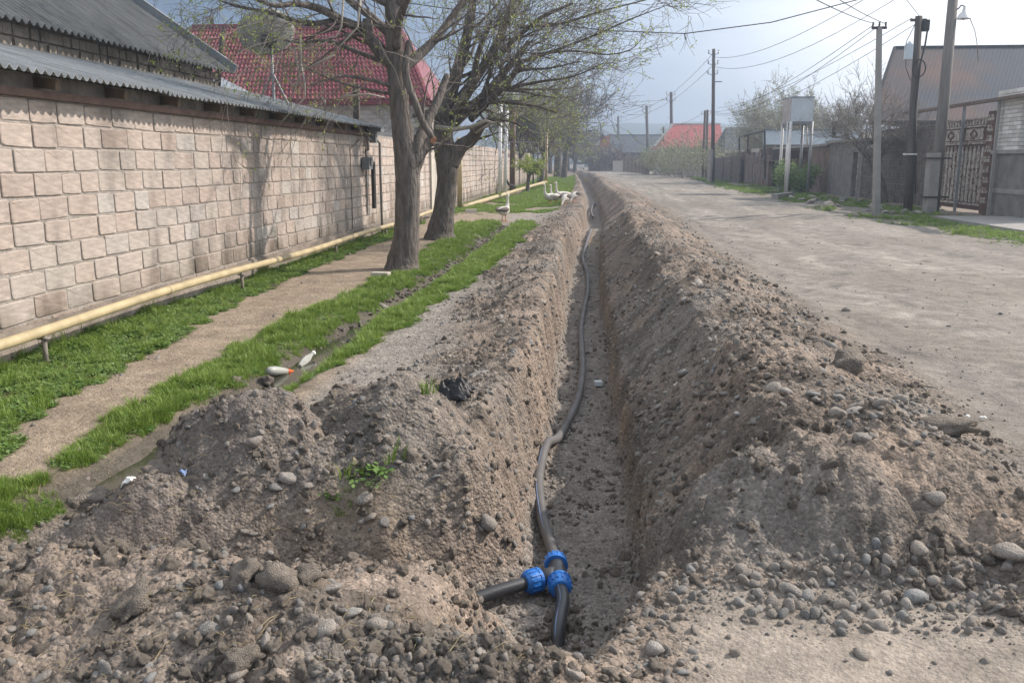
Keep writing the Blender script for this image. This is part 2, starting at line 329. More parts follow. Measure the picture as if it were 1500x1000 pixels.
def build_terrain():
    ys = [-6, -4, -2, -.5, .5, 1.2]
    y = 1.6
    while y < 3200:
        ys.append(y)
        y += .0125 if y < 7 else (max(.0125, .0052 * (y - 7) ** .9 + .0125) if y < 40 else .03 * y)
    ys = np.array(ys); nx = 700
    u = np.linspace(-1, 1, nx); g = u * (.42 + .58 * np.abs(u) ** 1.6)
    Sx = 3.5 + .78 * np.maximum(ys, 0)
    Y = np.repeat(ys[:, None], nx, 1); X = Sx[:, None] * g[None, :] + (0.3)
    T = terr(X.ravel(), Y.ravel()); Z = T['z']
    ny = len(ys); Zg = Z.reshape(ny, nx)
    # normals
    P = np.stack([X, Y, Zg], -1)
    du = np.gradient(P, axis=1); dv = np.gradient(P, axis=0); N = np.cross(du, dv); N /= np.linalg.norm(N, axis=-1, keepdims=True)
    x = X.ravel(); y = Y.ravel(); gm = grass_mask(x, y)
    n1 = vn(x * .8, y * .8, 60); n2 = vn(x * 3, y * 3, 61); n3 = vn(x * .25, y * .1, 62)
    def C(*c): return np.array(c)
    def mixv(a, b_, m): return a + (b_ - a) * np.clip(m, 0, 1)[:, None]
    soil = C(.232, .192, .158); pink = C(.300, .240, .196); grey = C(.225, .204, .182)
    mound = soil + (pink - soil) * sm(-.1, .5, n1)[:, None] * .8 + (grey - soil) * sm(0, .5, -n1)[:, None] * .8
    road = C(.272, .245, .214) * (1 + .16 * n3 + .14 * n2 + .10 * vn(x * 9, y * 9, 69))[:, None]
    streak = sm(.0, .4, vn(x * 1.7 - XC(y), y * .12, 64)); rut = np.exp(-((T['o'] - 3.7 - .3 * n3) / .28) ** 2) + np.exp(-((T['o'] - 5.4 - .3 * n3) / .3) ** 2)
    road = road * (1 + .16 * streak - .10 + .24 * rut * (.5 + n2))[:, None]
    road = mixv(road, C(.225, .197, .170), sm(.10, .42, vn(x * .7, y * .28, 67)) * .7)
    path = C(.295, .238, .180) * (1 + .2 * n2)[:, None]
    und = C(.075, .082, .035) * (1 + .3 * n2)[:, None]
    gravc = C(.285, .258, .228) * (1 + .15 * n2 + .1 * n1)[:, None]
    wetc = C(.075, .066, .052); flo = C(.262, .232, .205)
    c = path.copy()
    def mix(c, d, m): return c + (d - c) * np.clip(m, 0, 1)[:, None]
    dirtR = sm(9.5, 10.5, x); road = mix(road, C(.28, .24, .2) * np.ones_like(road), dirtR * .8)
    c = mix(c, road, sm(1.8, 2.4, T['o']) + sm(.25, .5, x) * (1 - sm(3.3, 3.7, y)))
    c = mix(c, C(.33, .285, .24) * (1 + .18 * n2 + .12 * n1)[:, None], sm(.1, .4, x) * (1 - sm(3.5, 3.8, y)))
    c = mix(c, gravc, T['grav'])
    c = mix(c, gravc, sm(23, 25, y) * (1 - sm(28, 30, y)) * sm(-3.2, -2.2, x) * (1 - sm(1.8, 2.4, T['o'])) * .8)
    c = mix(c, gravc, sm(30, 34, y) * sm(-2.6, -1.4, T['o']) * (1 - sm(1.8, 2.4, T['o'])))
    c = mix(c, C(.215, .190, .165) * (1 + .2 * n2)[:, None], sm(3.1, 2.3, T['o'] + .45 * n1 + .3 * n2) * sm(1.6, 2.0, T['o']) * sm(3.6, 4.2, y) * .85)
    c = mix(c, und, gm * .85)
    wetm = np.clip(T['dit'] * 2.6, 0, 1) * (1 - T['heap'])
    wetm = np.maximum(wetm, sm(.55, .25, np.hypot((x + 2.55) / 1.0, (y - 4.3) / .9)) * .8 * (1 - gm))
    c = mix(c, wetc * np.ones_like(c), wetm * .85)
    dark = sm(.0, .32, np.clip(-vn(x * 1.7 + 2, y * 1.7, 66) + .3 * vn(x * 7, y * 7, 68), 0, 1)) * .9
    mound = mix(mound, C(.335, .262, .205) * np.ones_like(mound), sm(.15, .45, vn(x * 2.6 + 7, y * 2.6, 45)) * .55)
    md = mix(mound, mound * .62, dark + .2 * sm(.1, .5, n2))
    # left-hand heap is damper (darker) where freshly dug
    damp = sm(-1.0, -1.7, x) * sm(5.3, 4.7, y) * sm(3.05, 3.3, y)
    md = mix(md, C(.20, .175, .155) * np.ones_like(md), damp * .75)
    c = mix(c, md, T['heap'])
    fresh = C(.33, .262, .215)                                     # dug face of the left bank
    c = mix(c, fresh * np.ones_like(c), T['trench'] * (T['z'] > -.5) * .7 * (x < XC(y)))
    c = mix(c, flo * (1 + .2 * n2)[:, None], T['trench'] * sm(-.40, -.5, T['z']))
    c = np.clip(c, .01, .9)
    wet = wetm * (1 - gm * .5); rough = np.clip(T['heap'] + T['trench'] + T['grav'] * .8 + .28 * (x < -2.4) + .22, 0, 1)
    # regions by face
    idx = np.arange(ny * nx).reshape(ny, nx)
    F = np.stack([idx[:-1, :-1], idx[:-1, 1:], idx[1:, 1:], idx[1:, :-1]], -1).reshape(-1, 4)
    def fm(a): return a[F].mean(1)
    fx, fy = fm(x), fm(y); reg = np.zeros(len(F), int)              # 0 ground
    ft, fh, fL, fR, fN, fo = fm(T['trench']), fm(T['heap']), fm(T['L']), fm(T['R']), fm(T['N']), fm(T['o'])
    vl = np.interp(fy, [10, 18.6, 23, 28, 33, 43, 60, 73, 125, 200], [8.6, 8.7, 8.7, 8.0, 8.3, 8.5, 8.7, 9.6, 11.2, 9])
    reg[(fo > 1.8) & (fx < vl)] = 1
    reg[(fx > .3) & (fy < 3.6) & (fx < vl)] = 1
    reg[(fx > PL(fy)) & (fx < PR(fy)) & (fy < 27)] = 2
    reg[(fh > .45) & (fL > fR) & (fL > fN)] = 3
    reg[(fh > .45) & (fR >= fL) & (fR >= fN)] = 4
    reg[(fh > .45) & (fN > fL) & (fN > fR)] = 5
    reg[ft > .4] = 6
    names = {0: 'ground', 1: 'road', 2: 'footpath', 3: 'spoil_heap', 4: 'spoil_heap', 5: 'spoil_heap', 6: 'trench'}
    labs = {0: 'grassy and dusty open ground along both walls', 1: 'wide dusty unpaved road of compacted gravel', 2: 'trodden dirt footpath between two grass strips',
            3: 'heap of dug soil along the left edge of the trench', 4: 'long stony spoil heap between the trench and the road', 5: 'stony soil heap in the foreground in front of the pipe tee',
            6: 'narrow dug trench holding the black pipe'}
    V = P.reshape(-1, 3).astype(np.float32); Nn = N.reshape(-1, 3).astype(np.float32)
    for r in names:
        Fr = F[reg == r]
        if not len(Fr): continue
        used, inv = np.unique(Fr.ravel(), return_inverse=True)
        me = npmesh(names[r], V[used], inv.reshape(-1, 4), SOIL, True)
        a = me.attributes.new('Col', 'FLOAT_COLOR', 'POINT')
        a.data.foreach_set('color', np.concatenate([c[used], np.ones((len(used), 1))], 1).astype(np.float32).ravel())
        for nme, arr in (('wet', wet), ('rough', rough)):
            a = me.attributes.new(nme, 'FLOAT', 'POINT'); a.data.foreach_set('value', arr[used].astype(np.float32))
        me.normals_split_custom_set_from_vertices(Nn[used])
        tag(link(bpy.data.objects.new(names[r], me)), labs[r], kind='structure')
build_terrain()

# ------------------------------------------------------------------ materials
def mat(name, col, rough=.8, var=.2, ns=6, bump=0, bs=40, metal=0, spec=.3, obj_rand=None, stretch=None, stops=None, detail=5, co='Object'):
    m = bpy.data.materials.new(name); m.use_nodes = True; t = m.node_tree; b = t.nodes['Principled BSDF']
    b.inputs['Roughness'].default_value = rough; b.inputs['Metallic'].default_value = metal; b.inputs['Specular IOR Level'].default_value = spec
    tcn = nn(t, 'ShaderNodeTexCoord'); P = tcn.outputs[co]
    if stretch:
        mp_ = nn(t, 'ShaderNodeMapping'); mp_.inputs['Scale'].default_value = stretch; t.links.new(P, mp_.inputs[0]); P = mp_.outputs[0]
    n = nn(t, 'ShaderNodeTexNoise'); n.inputs['Scale'].default_value = ns; n.inputs['Detail'].default_value = detail; n.inputs['Roughness'].default_value = .6
    t.links.new(P, n.inputs[0])
    c = tuple(col)
    if stops: c = ramp(t, n.outputs[0], stops); 
    base = c
    if obj_rand:
        oi = nn(t, 'ShaderNodeObjectInfo'); at_ = nn(t, 'ShaderNodeAttribute', attribute_name='rnd')
        f = math_n(t, 'FRACT', math_n(t, 'ADD', oi.outputs['Random'], at_.outputs['Fac']))
        base = ramp(t, f, obj_rand)
        if stops: base = mixc(t, .5, base, c)
    v = ramp(t, n.outputs[0], [(.3, 1 - var), (.7, 1 + var)])
    res = mixc(t, 1.0, base, v, 'MULTIPLY')
    t.links.new(res, b.inputs['Base Color'])
    if bump:
        n2 = nn(t, 'ShaderNodeTexNoise'); n2.inputs['Scale'].default_value = bs; n2.inputs['Detail'].default_value = 5; t.links.new(P, n2.inputs[0])
        bp = nn(t, 'ShaderNodeBump'); bp.inputs['Strength'].default_value = .8; bp.inputs['Distance'].default_value = bump
        t.links.new(n2.outputs[0], bp.inputs['Height']); t.links.new(bp.outputs[0], b.inputs['Normal'])
    return m
M = {}
M['rock'] = mat('rock', (.25,) * 3, .92, .22, 3.5, .02, 9, spec=.25, obj_rand=[(0, (.24, .235, .225)), (.25, (.32, .29, .26)), (.5, (.37, .325, .28)), (.7, (.29, .26, .235)), (.86, (.42, .38, .34)), (1, (.29, .30, .30))])
M['clod'] = mat('clod', (.2,) * 3, 1.0, .25, 3, .05, 14, spec=.1, obj_rand=[(0, (.235, .205, .175)), (.5, (.285, .248, .21)), (1, (.33, .285, .24))])
M['wallstone'] = mat('wall_stone', (.5,) * 3, .85, .20, 3.2, .01, 40, spec=.25, obj_rand=[(0, (.45, .370, .320)), (.3, (.48, .405, .355)), (.55, (.46, .40, .355)), (.75, (.455, .405, .365)), (.86, (.43, .355, .31)), (.94, (.45, .415, .38)), (1, (.51, .47, .43))], stretch=(1, 1, 2.2))
def weather(m):                                             # damp splash dirt near the ground and broad run-off stains
    t = m.node_tree; b = t.nodes['Principled BSDF']; src = b.inputs['Base Color'].links[0].from_socket; g_ = nn(t, 'ShaderNodeNewGeometry')
    n_ = nn(t, 'ShaderNodeTexNoise'); n_.inputs['Scale'].default_value = 1.0; n_.inputs['Detail'].default_value = 6; mp_ = nn(t, 'ShaderNodeMapping'); mp_.inputs['Scale'].default_value = (1, 2.2, .7)
    t.links.new(g_.outputs['Position'], mp_.inputs[0]); t.links.new(mp_.outputs[0], n_.inputs[0])
    sx = nn(t, 'ShaderNodeSeparateXYZ'); t.links.new(g_.outputs['Position'], sx.inputs[0])
    c = mixc(t, 1.0, src, ramp(t, n_.outputs[0], [(.34, .66), (.50, 1.0), (.7, 1.08)]), 'MULTIPLY')
    h_ = math_n(t, 'ADD', sx.outputs[2], math_n(t, 'MULTIPLY', math_n(t, 'SUBTRACT', n_.outputs[0], .5), 1.1))
    c = mixc(t, 1.0, c, ramp(t, h_, [(.18, (.50, .49, .45)), (.55, (.95, .95, .94)), (.7, 1.0)]), 'MULTIPLY')
    t.links.new(c, b.inputs['Base Color'])
weather(M['wallstone'])
M['plinth'] = mat('plinth_stone', (.24, .20, .17), .95, .45, 2.2, .02, 20, obj_rand=[(0, (.22, .19, .165)), (.6, (.31, .255, .21)), (1, (.36, .29, .24))])
M['mortar'] = mat('mortar', (.31, .28, .25), .95, .25, 12, .02, 60)
M['fib'] = mat('fibre_cement', (.20, .215, .225), .75, .28, 3, .004, 60, stretch=(.6, 3, 1))
M['fib2'] = mat('dark_corrugated', (.085, .092, .095), .85, .40, 2.2, .004, 60, stretch=(.5, 3, 1))
M['zinc'] = mat('zinc_sheet', (.30, .33, .36), .5, .2, 2, metal=.35)
M['wood'] = mat('weathered_wood', (.16, .115, .085), .9, .35, 5, .004, 60, stretch=(1, 1, .3))
M['redwood'] = mat('reddish_plank', (.17, .115, .095), .85, .3, 6, .003, 60)
M['polewood'] = mat('pole_wood', (.095, .082, .072), .9, .3, 4, .004, 50, stretch=(3, 3, .3))
M['conc'] = mat('concrete', (.30, .285, .265), .9, .18, 3, .006, 50)
M['rough'] = mat('rough_masonry', (.22, .195, .165), .95, .4, 3.5, .03, 12)
M['redtile'] = mat('red_metal_tile', (.20, .032, .042), .42, .12, 3, spec=.5)
M['redpaint'] = mat('dark_red_fascia', (.16, .03, .035), .6, .1)
M['whitebrick'] = mat('white_brick', (.42, .39, .355), .9, .12, 5, obj_rand=[(0, (.40, .365, .33)), (.5, (.47, .435, .40)), (1, (.54, .51, .47))])
M['yellow'] = mat('yellow_gas_paint', (.44, .36, .215), .55, .22, 3.5, .003, 30, spec=.4)
M['dark'] = mat('dark_metal', (.035, .034, .034), .6, .2)
M['grey'] = mat('grey_metal', (.26, .27, .28), .5, .15, metal=.3)
M['white'] = mat('white_paint', (.72, .71, .69), .6, .08)
M['bark'] = mat('bark', (.150, .130, .114), .95, .5, 5, .06, 9, stretch=(3.2, 3.2, .8), detail=9)
M['twig'] = mat('twig', (.20, .175, .15), .85, .35, 1.2)
M['dead'] = mat('dead_branch', (.40, .355, .30), .85, .2)
M['cut'] = mat('cut_wood', (.40, .20, .12), .8, .2, 20)
M['pipe'] = mat('black_pipe', (.045, .047, .052), .42, .25, 6, .001, 80, spec=.5)
M['dustpipe'] = mat('dusty_pipe', (.115, .110, .108), .6, .3, 3, .001, 60, spec=.4)
M['stripe'] = mat('pale_blue_stripe', (.20, .28, .48), .5, .1)
M['blue'] = mat('blue_plastic', (.022, .150, .48), .45, .25, 14, spec=.5)
M['brownwall'] = mat('brown_plaster', (.195, .140, .118), .95, .35, 1.6, .02, 20)
M['greywall'] = mat('grey_block', (.20, .190, .18), .95, .3, 2.5, .02, 16)
M['darkwall'] = mat('dark_stone_wall', (.135, .115, .10), .95, .4, 4, .03, 10)
M['bluewall'] = mat('blue_grey_sheet', (.115, .145, .18), .7, .15, 2)
M['tank'] = mat('tank_paint', (.62, .68, .72), .5, .10, 2)
M['tankside'] = mat('tank_rusty', (.42, .38, .36), .7, .25, 3)
M['rustroof'] = mat('rusty_roof', (.13, .14, .15), .8, .2, .22, obj_rand=None, stops=[(.40, (.062, .072, .09)), (.50, (.075, .068, .07)), (.62, (.105, .068, .06))], detail=3)
M['redroof'] = mat('faded_red_roof', (.34, .085, .08), .7, .12, 1)
M['slate'] = mat('dark_slate_roof', (.07, .078, .09), .8, .15, 1)
M['gable'] = mat('orange_brick_gable', (.42, .17, .10), .9, .2, 2)
M['cream'] = mat('cream_plaster', (.50, .46, .40), .9, .12, 2)
M['gatew'] = mat('worn_gate_paint', (.42, .38, .33), .8, .35, 9, stops=[(.36, (.20, .10, .07)), (.5, (.42, .38, .33)), (1, (.46, .42, .37))])
M['dishm'] = mat('dish_mesh', (.34, .34, .32), .7, .1)
M['pbrick'] = mat('pillar_brick', (.7, .68, .64), .9, .1, 5, obj_rand=[(0, (.55, .52, .48)), (.5, (.68, .65, .61)), (1, (.78, .76, .72))])
M['paletwig'] = mat('pale_twig', (.36, .34, .29), .85, .2, 1.2)
M['lampwood'] = mat('grey_pole_wood', (.17, .155, .14), .9, .25, 4, .004, 50, stretch=(3, 3, .3))
M['gateb'] = mat('brown_gate_sheet', (.14, .075, .055), .8, .3, 5)
M['scrub'] = mat('spring_scrub', (.29, .30, .16), .9, .3, 2)
M['grass'] = None
M['glass'] = mat('window_glass', (.03, .035, .04), .12, .1, spec=.6)
M['bag'] = mat('black_bag', (.016, .017, .020), .45, .2, 5, .004, 30)
M['plastic'] = mat('cloudy_plastic', (.36, .36, .33), .4, .08)
M['orange'] = mat('orange_label', (.70, .13, .03), .5, .1)
M['paper'] = mat('white_scrap', (.75, .75, .72), .7, .05)
M['goose'] = mat('goose_white', (.58, .55, .50), .9, .12, 8, .01, 60)
M['goosed'] = mat('goose_grey', (.16, .14, .125), .9, .3, 8)
M['beak'] = mat('goose_beak', (.62, .22, .03), .6, .1)
M['ins'] = mat('insulator', (.45, .45, .45), .3, .1)
M['hill'] = mat('hill_scrub', (.075, .10, .07), 1, .2, .01)
def leafmat(name, c1, c2, c3):
    m = mat(name, c2, .48, .15, 4, obj_rand=[(0, c1), (.5, c2), (1, c3)]); t = m.node_tree; b = t.nodes['Principled BSDF']
    b.inputs['Transmission Weight'].default_value = 0
    tr = nn(t, 'ShaderNodeBsdfTranslucent'); src = b.inputs['Base Color'].links[0].from_socket
    t.links.new(src, tr.inputs[0]); ms = nn(t, 'ShaderNodeMixShader'); ms.inputs[0].default_value = .38
    out = t.nodes['Material Output']; t.links.new(b.outputs[0], ms.inputs[1]); t.links.new(tr.outputs[0], ms.inputs[2]); t.links.new(ms.outputs[0], out.inputs[0]); return m
M['grass'] = leafmat('grass_blade', (.155, .245, .04), (.21, .31, .06), (.29, .38, .10))
M['clover'] = leafmat('broad_leaf', (.13, .235, .055), (.19, .305, .085), (.29, .39, .16))
M['leaf'] = leafmat('young_leaf', (.26, .34, .06), (.34, .42, .09), (.42, .46, .14))
M['drygrass'] = mat('dry_straw', (.33, .27, .16), .9, .2)

# ------------------------------------------------------------------ generic instancing of stuff
def scatter(name, mat_, pts, rot, scl, idx, protos, label, cat):
    me = bpy.data.meshes.new(name); me.vertices.add(len(pts)); me.vertices.foreach_set('co', np.asarray(pts, np.float32).ravel())
    for nme, typ, key, arr in (('rot', 'FLOAT_VECTOR', 'vector', rot), ('scl', 'FLOAT_VECTOR', 'vector', scl), ('idx', 'INT', 'value', idx)):
        a = me.attributes.new(nme, typ, 'POINT'); a.data.foreach_set(key, np.asarray(arr, np.int32 if typ == 'INT' else np.float32).ravel())
    o = bpy.data.objects.new(name, me); link(o)
    g = bpy.data.node_groups.new(name, 'GeometryNodeTree')
    g.interface.new_socket('Geometry', in_out='INPUT', socket_type='NodeSocketGeometry'); g.interface.new_socket('Geometry', in_out='OUTPUT', socket_type='NodeSocketGeometry')
    gi = g.nodes.new('NodeGroupInput'); go = g.nodes.new('NodeGroupOutput'); ip = g.nodes.new('GeometryNodeInstanceOnPoints'); jn = g.nodes.new('GeometryNodeJoinGeometry')
    for p in protos:
        oi = g.nodes.new('GeometryNodeObjectInfo'); oi.inputs['Object'].default_value = p; oi.inputs['As Instance'].default_value = True; oi.transform_space = 'ORIGINAL'
        g.links.new(oi.outputs['Geometry'], jn.inputs[0])
    def attr(n_, t_):
        a = g.nodes.new('GeometryNodeInputNamedAttribute'); a.data_type = t_; a.inputs['Name'].default_value = n_; return a.outputs['Attribute']
    e2r = g.nodes.new('FunctionNodeEulerToRotation'); g.links.new(attr('rot', 'FLOAT_VECTOR'), e2r.inputs[0])
    g.links.new(gi.outputs[0], ip.inputs['Points']); g.links.new(jn.outputs[0], ip.inputs['Instance']); ip.inputs['Pick Instance'].default_value = True
    g.links.new(attr('idx', 'INT'), ip.inputs['Instance Index']); g.links.new(e2r.outputs[0], ip.inputs['Rotation']); g.links.new(attr('scl', 'FLOAT_VECTOR'), ip.inputs['Scale'])
    g.links.new(ip.outputs[0], go.inputs[0])
    md = o.modifiers.new('scatter', 'NODES'); md.node_group = g
    return tag(o, label, cat, kind='stuff')

# ------------------------------------------------------------------ stones
def ico(sub):
    import bmesh
    bm = bmesh.new(); bmesh.ops.create_icosphere(bm, subdivisions=sub, radius=1)
    v = np.array([p.co[:] for p in bm.verts]); f = np.array([[q.index for q in p.verts] for p in bm.faces]); bm.free(); return v, f
ICO = {k_: ico(k_) for k_ in (1, 2, 3)}
def rockmesh(name, sub, seed, ang, m, lump=.25):
    r = np.random.default_rng(seed); v, f = ICO[sub]; v = v.copy()
    d = np.ones(len(v))
    for _ in range(ang):                                           # cut by planes: angular faces
        nrm = r.normal(size=3); nrm /= np.linalg.norm(nrm); h = r.uniform(.50, .88)
        pr = v @ nrm; over = np.maximum(pr - h, 0); v -= over[:, None] * nrm[None] * .92
    for fr, am in ((1.3, lump), (2.9, lump * .45), (6.0, lump * .22), (11.0, lump * .16)):
        ph = r.uniform(0, 50, 3); d += am * (vn(v[:, 0] * fr + ph[0], v[:, 1] * fr + v[:, 2] * fr * .8 + ph[1], seed) + .6 * vn(v[:, 2] * fr + ph[2], v[:, 0] * fr, seed + 1)) * .8
    v *= d[:, None]; v *= np.array([1, r.uniform(.68, .9), r.uniform(.5, .72)])
    return npmesh(name, v, f, m, True)
ROCKS = [rockmesh('rock', 2, i, 5 + i % 5, M['rock'], .16) for i in range(8)]
CLODS = [rockmesh('soil_clod', 3, 40 + i, 5, M['clod'], .55) for i in range(4)]
STONES = []
def stone(p, r, label, group=None, cat='stone', clod=False, flat=1.0, rz=None, sink=.5, var=None, tilt=.5):
    me = (CLODS if clod else ROCKS)[(var if var is not None else random.randrange(99)) % (4 if clod else 8)]
    o = bpy.data.objects.new('soil_clod' if clod else 'stone', me)
    o.location = (p[0], p[1], p[2] + r * ((.34 if clod else .50) * flat - sink * .6)); r = r * (.84 if clod else 1); o.scale = (r, r * random.uniform(.85, 1.1), r * flat)
    o.rotation_euler = (random.uniform(-tilt, tilt), random.uniform(-tilt, tilt), random.uniform(0, 6.28) if rz is None else rz)
    link(o); STONES.append(o); return tag(o, label, cat, group)
# distinctive ones (found in the photograph), radius in metres
for px, py, r, lab, kw in [
    (1240, 540, .22, 'big dark crumbly soil clod beside the road edge, topmost on the right heap', dict(clod=True, cat='soil clod', flat=.9, var=2, sink=.2, rz=1.0, tilt=.1)),
    (1385, 632, .21, 'long slanting flat slab of crusted soil on the right heap crest', dict(clod=True, cat='soil clod', flat=.5, rz=-.65, var=1, sink=.1)),
    (1213, 507, .075, 'flat-topped dark grey stone at the edge of the road above the big clod', dict(cat='stone', flat=.8, var=3)),
    (1320, 590, .070, 'pinkish brown blunt stone at the head of the cobble cluster', dict(var=1)),
    (1265, 645, .050, 'pale rounded cobble lying alone left of the flat slab', dict(var=2)),
    (1228, 612, .060, 'long tan cobble lying below the cobble cluster', dict(var=5)),
    (1132, 572, .055, 'rounded tan cobble half buried on the right heap crest', dict(var=4)),
    (1151, 577, .045, 'smaller tan cobble touching the half buried one on the crest', dict(var=6)),
    (1001, 548, .055, 'rounded pale grey stone on the slope of the right heap above the trench', dict(var=6)),
    (1365, 732, .055, 'grey stone stuck in the front face of the right heap', dict(var=2)),
    (1345, 808, .050, 'light angular stone at the foot of the right heap face', dict(var=1)),
    (1341, 880, .055, 'largest grey stone in the pebble fan at the heap foot', dict(var=7)),
    (1240, 905, .040, 'smooth blue-grey stone at the lower edge of the pebble fan', dict(var=5)),
    (1262, 960, .032, 'small pale stone alone on the bare foreground dirt', dict(var=3)),
    (1075, 958, .030, 'small brown stone alone on the foreground dirt, left of the pale one', dict(var=2)),
    (958, 955, .045, 'brown rounded stone at the right end of the near heap', dict(var=1)),
    (1480, 815, .07, 'smooth grey stone near the right picture edge below the heap', dict(var=6)),
    (372, 650, .052, 'pale grey cobble on the dark side of the left heap', dict(var=0)),
    (422, 703, .050, 'egg-shaped tan cobble in a pair on the left heap', dict(var=3)),
    (404, 717, .040, 'smaller round cobble touching the egg-shaped one', dict(var=6)),
    (533, 737, .058, 'blocky grey stone beneath the weeds on the left heap', dict(var=1)),
    (563, 768, .040, 'small angular stone on the left heap slope beneath the blocky one', dict(var=4)),
    (712, 770, .07, 'dark brown stone embedded in the left trench bank', dict(var=2)),
    (600, 668, .085, 'tall brown soil block on the crest right of the weeds', dict(clod=True, cat='soil clod', flat=1.1, var=2)),
    (700, 548, .10, 'long pale stone lying above the black cloth on the left heap', dict(flat=.5, rz=.2, var=4)),
    (740, 487, .16, 'slab of crusted dark soil standing out of the left bank', dict(clod=True, cat='soil clod', flat=.5, rz=.3, var=3)),
    (482, 865, .065, 'flat pale stone lying across the top of the near heap', dict(flat=.5, rz=.3, var=5)),
    (470, 925, .055, 'oblong tan stone on the near heap slope', dict(var=4, flat=.8)),
    (552, 918, .045, 'rounded grey stone on the near heap right of the oblong one', dict(var=6)),
    (360, 845, .075, 'upright crumbly clod on the near heap crest', dict(clod=True, cat='soil clod', flat=1.3, var=0)),
    (408, 855, .10, 'large rounded clod on the near heap crest beside the upright one', dict(clod=True, cat='soil clod', flat=1.0, var=1)),
    (448, 848, .07, 'root-tangled clod with dry grass on the near heap crest', dict(clod=True, cat='soil clod', flat=1.2, var=2)),
    (195, 890, .11, 'large round soil clod in the middle of the near heap', dict(clod=True, cat='soil clod', flat=.9, var=3)),
    (355, 970, .08, 'pale clod low on the near heap slope', dict(clod=True, cat='soil clod', flat=.8, var=1)),
    (130, 735, .17, 'big clod of wet dark soil between the left heap and the grass', dict(clod=True, cat='soil clod', flat=.8, var=2)),
    (230, 690, .10, 'dark overhanging clod at the left end of the left heap', dict(clod=True, cat='soil clod', flat=.9, var=0)),
    (390, 560, .10, 'rounded brown clod on the peak of the left heap next to the bottle', dict(clod=True, cat='soil clod', flat=1.0, var=3)),
    (345, 560, .07, 'small clod on the ridge left of the peak clod', dict(clod=True, cat='soil clod', flat=1.0, var=1)),
    (115, 663, .045, 'pale stone lying in the grass edge by the puddle', dict(var=3)),
    (250, 575, .06, 'flat grey-brown stone half hidden in the grass beside the path', dict(flat=.4, var=5)),
    (562, 452, .10, 'pinkish block of stone tilted in the ditch', dict(flat=.8, var=1)),
    (700, 348, .14, 'pale lump of rubble at the far end of the ditch', dict(flat=.6, var=2)),
    (668, 413, .07, 'small light stone on the gravel slope beside the ditch', dict(flat=.6, var=4)),
    (720, 413, .06, 'pinkish stone fragment on the gravel slope', dict(flat=.6, var=7)),
    (1240, 455, .055, 'round brown stone standing alone on the road', dict(var=6, flat=1.1)),
    (1120, 412, .05, 'dark round stone at the road edge of the right heap', dict(var=2, flat=1.1)),
    (1306, 537, .035, 'little dark stone on the road above the slab', dict(var=1)),
    (1390, 300, .16, 'grey boulder at the foot of the concrete pole stub', dict(var=1, flat=.8)),
]: stone(drop(px, py), r, lab, **kw)
# groups: cobble cluster on right crest, pebbles of the fan, stones in heaps
def region_pts(n, fn, zr):
    out = []
    while len(out) < n:
        px, py = fn(); 
        out.append(drop(px, py, 40))
    return out
def poly_rand(P):
    xs = [p[0] for p in P]; ys_ = [p[1] for p in P]
    while 1:
        x = random.uniform(min(xs), max(xs)); y = random.uniform(min(ys_), max(ys_)); ins = False
        for i in range(len(P)):
            (x1, y1), (x2, y2) = P[i], P[i - 1]
            if (y1 > y) != (y2 > y) and x < (x2 - x1) * (y - y1) / (y2 - y1) + x1: ins = not ins
        if ins: return x, y
def many(n, P, r0, r1, lab, grp, clod=0.0, sink=.62, **kw):
    for i in range(n):
        p = drop(*poly_rand(P)); r = r0 + (r1 - r0) * random.random() ** 2.2
        c = random.random() < clod
        stone(p, r * (1.2 if c else 1), lab, grp, 'stone', clod=False, flat=random.uniform(.6, .95), sink=sink, **kw)
many(42, [(1160, 565), (1240, 560), (1330, 575), (1410, 660), (1360, 670), (1270, 640), (1210, 610)], .022, .050, 'rounded grey cobble in the cluster on the right heap crest', 'cobbles clustered on the right heap crest')
many(40, [(1010, 850), (1100, 800), (1260, 830), (1400, 850), (1430, 930), (1300, 925), (1100, 890)], .011, .024, 'smooth dark pebble in the fan at the foot of the right heap', 'pebbles in the fan below the right heap')
many(36, [(930, 480), (1100, 450), (1180, 560), (1150, 640), (950, 620), (910, 540)], .020, .042, 'stone scattered on the broad top of the right heap', 'stones scattered on the right heap')
many(24, [(900, 300), (960, 330), (1100, 430), (1000, 470), (900, 420)], .035, .075, 'stone far along the right spoil heap', 'stones farther along the right heap')
many(30, [(0, 890), (170, 830), (330, 870), (640, 880), (900, 960), (980, 1000), (0, 1000)], .016, .042, 'stone lying on the near heap in the foreground', 'stones on the near heap')
many(34, [(230, 680), (340, 600), (560, 560), (700, 620), (740, 760), (600, 800), (300, 780), (100, 790)], .018, .042, 'stone lying on the left heap', 'stones on the left heap')
many(20, [(720, 520), (800, 400), (845, 330), (850, 400), (800, 540)], .03, .065, 'stone along the left lip of the trench', 'stones along the left trench lip')
many(26, [(1180, 290), (1290, 300), (1350, 310), (1340, 318), (1290, 312), (1140, 292), (1140, 286)], .12, .28, 'pale boulder in the rubble row along the right verge', 'boulders along the right verge', sink=.15)
many(12, [(960, 280), (1300, 330), (1500, 400), (1500, 560), (1200, 430)], .02, .045, 'loose stone lying on the road surface', 'loose stones on the road')

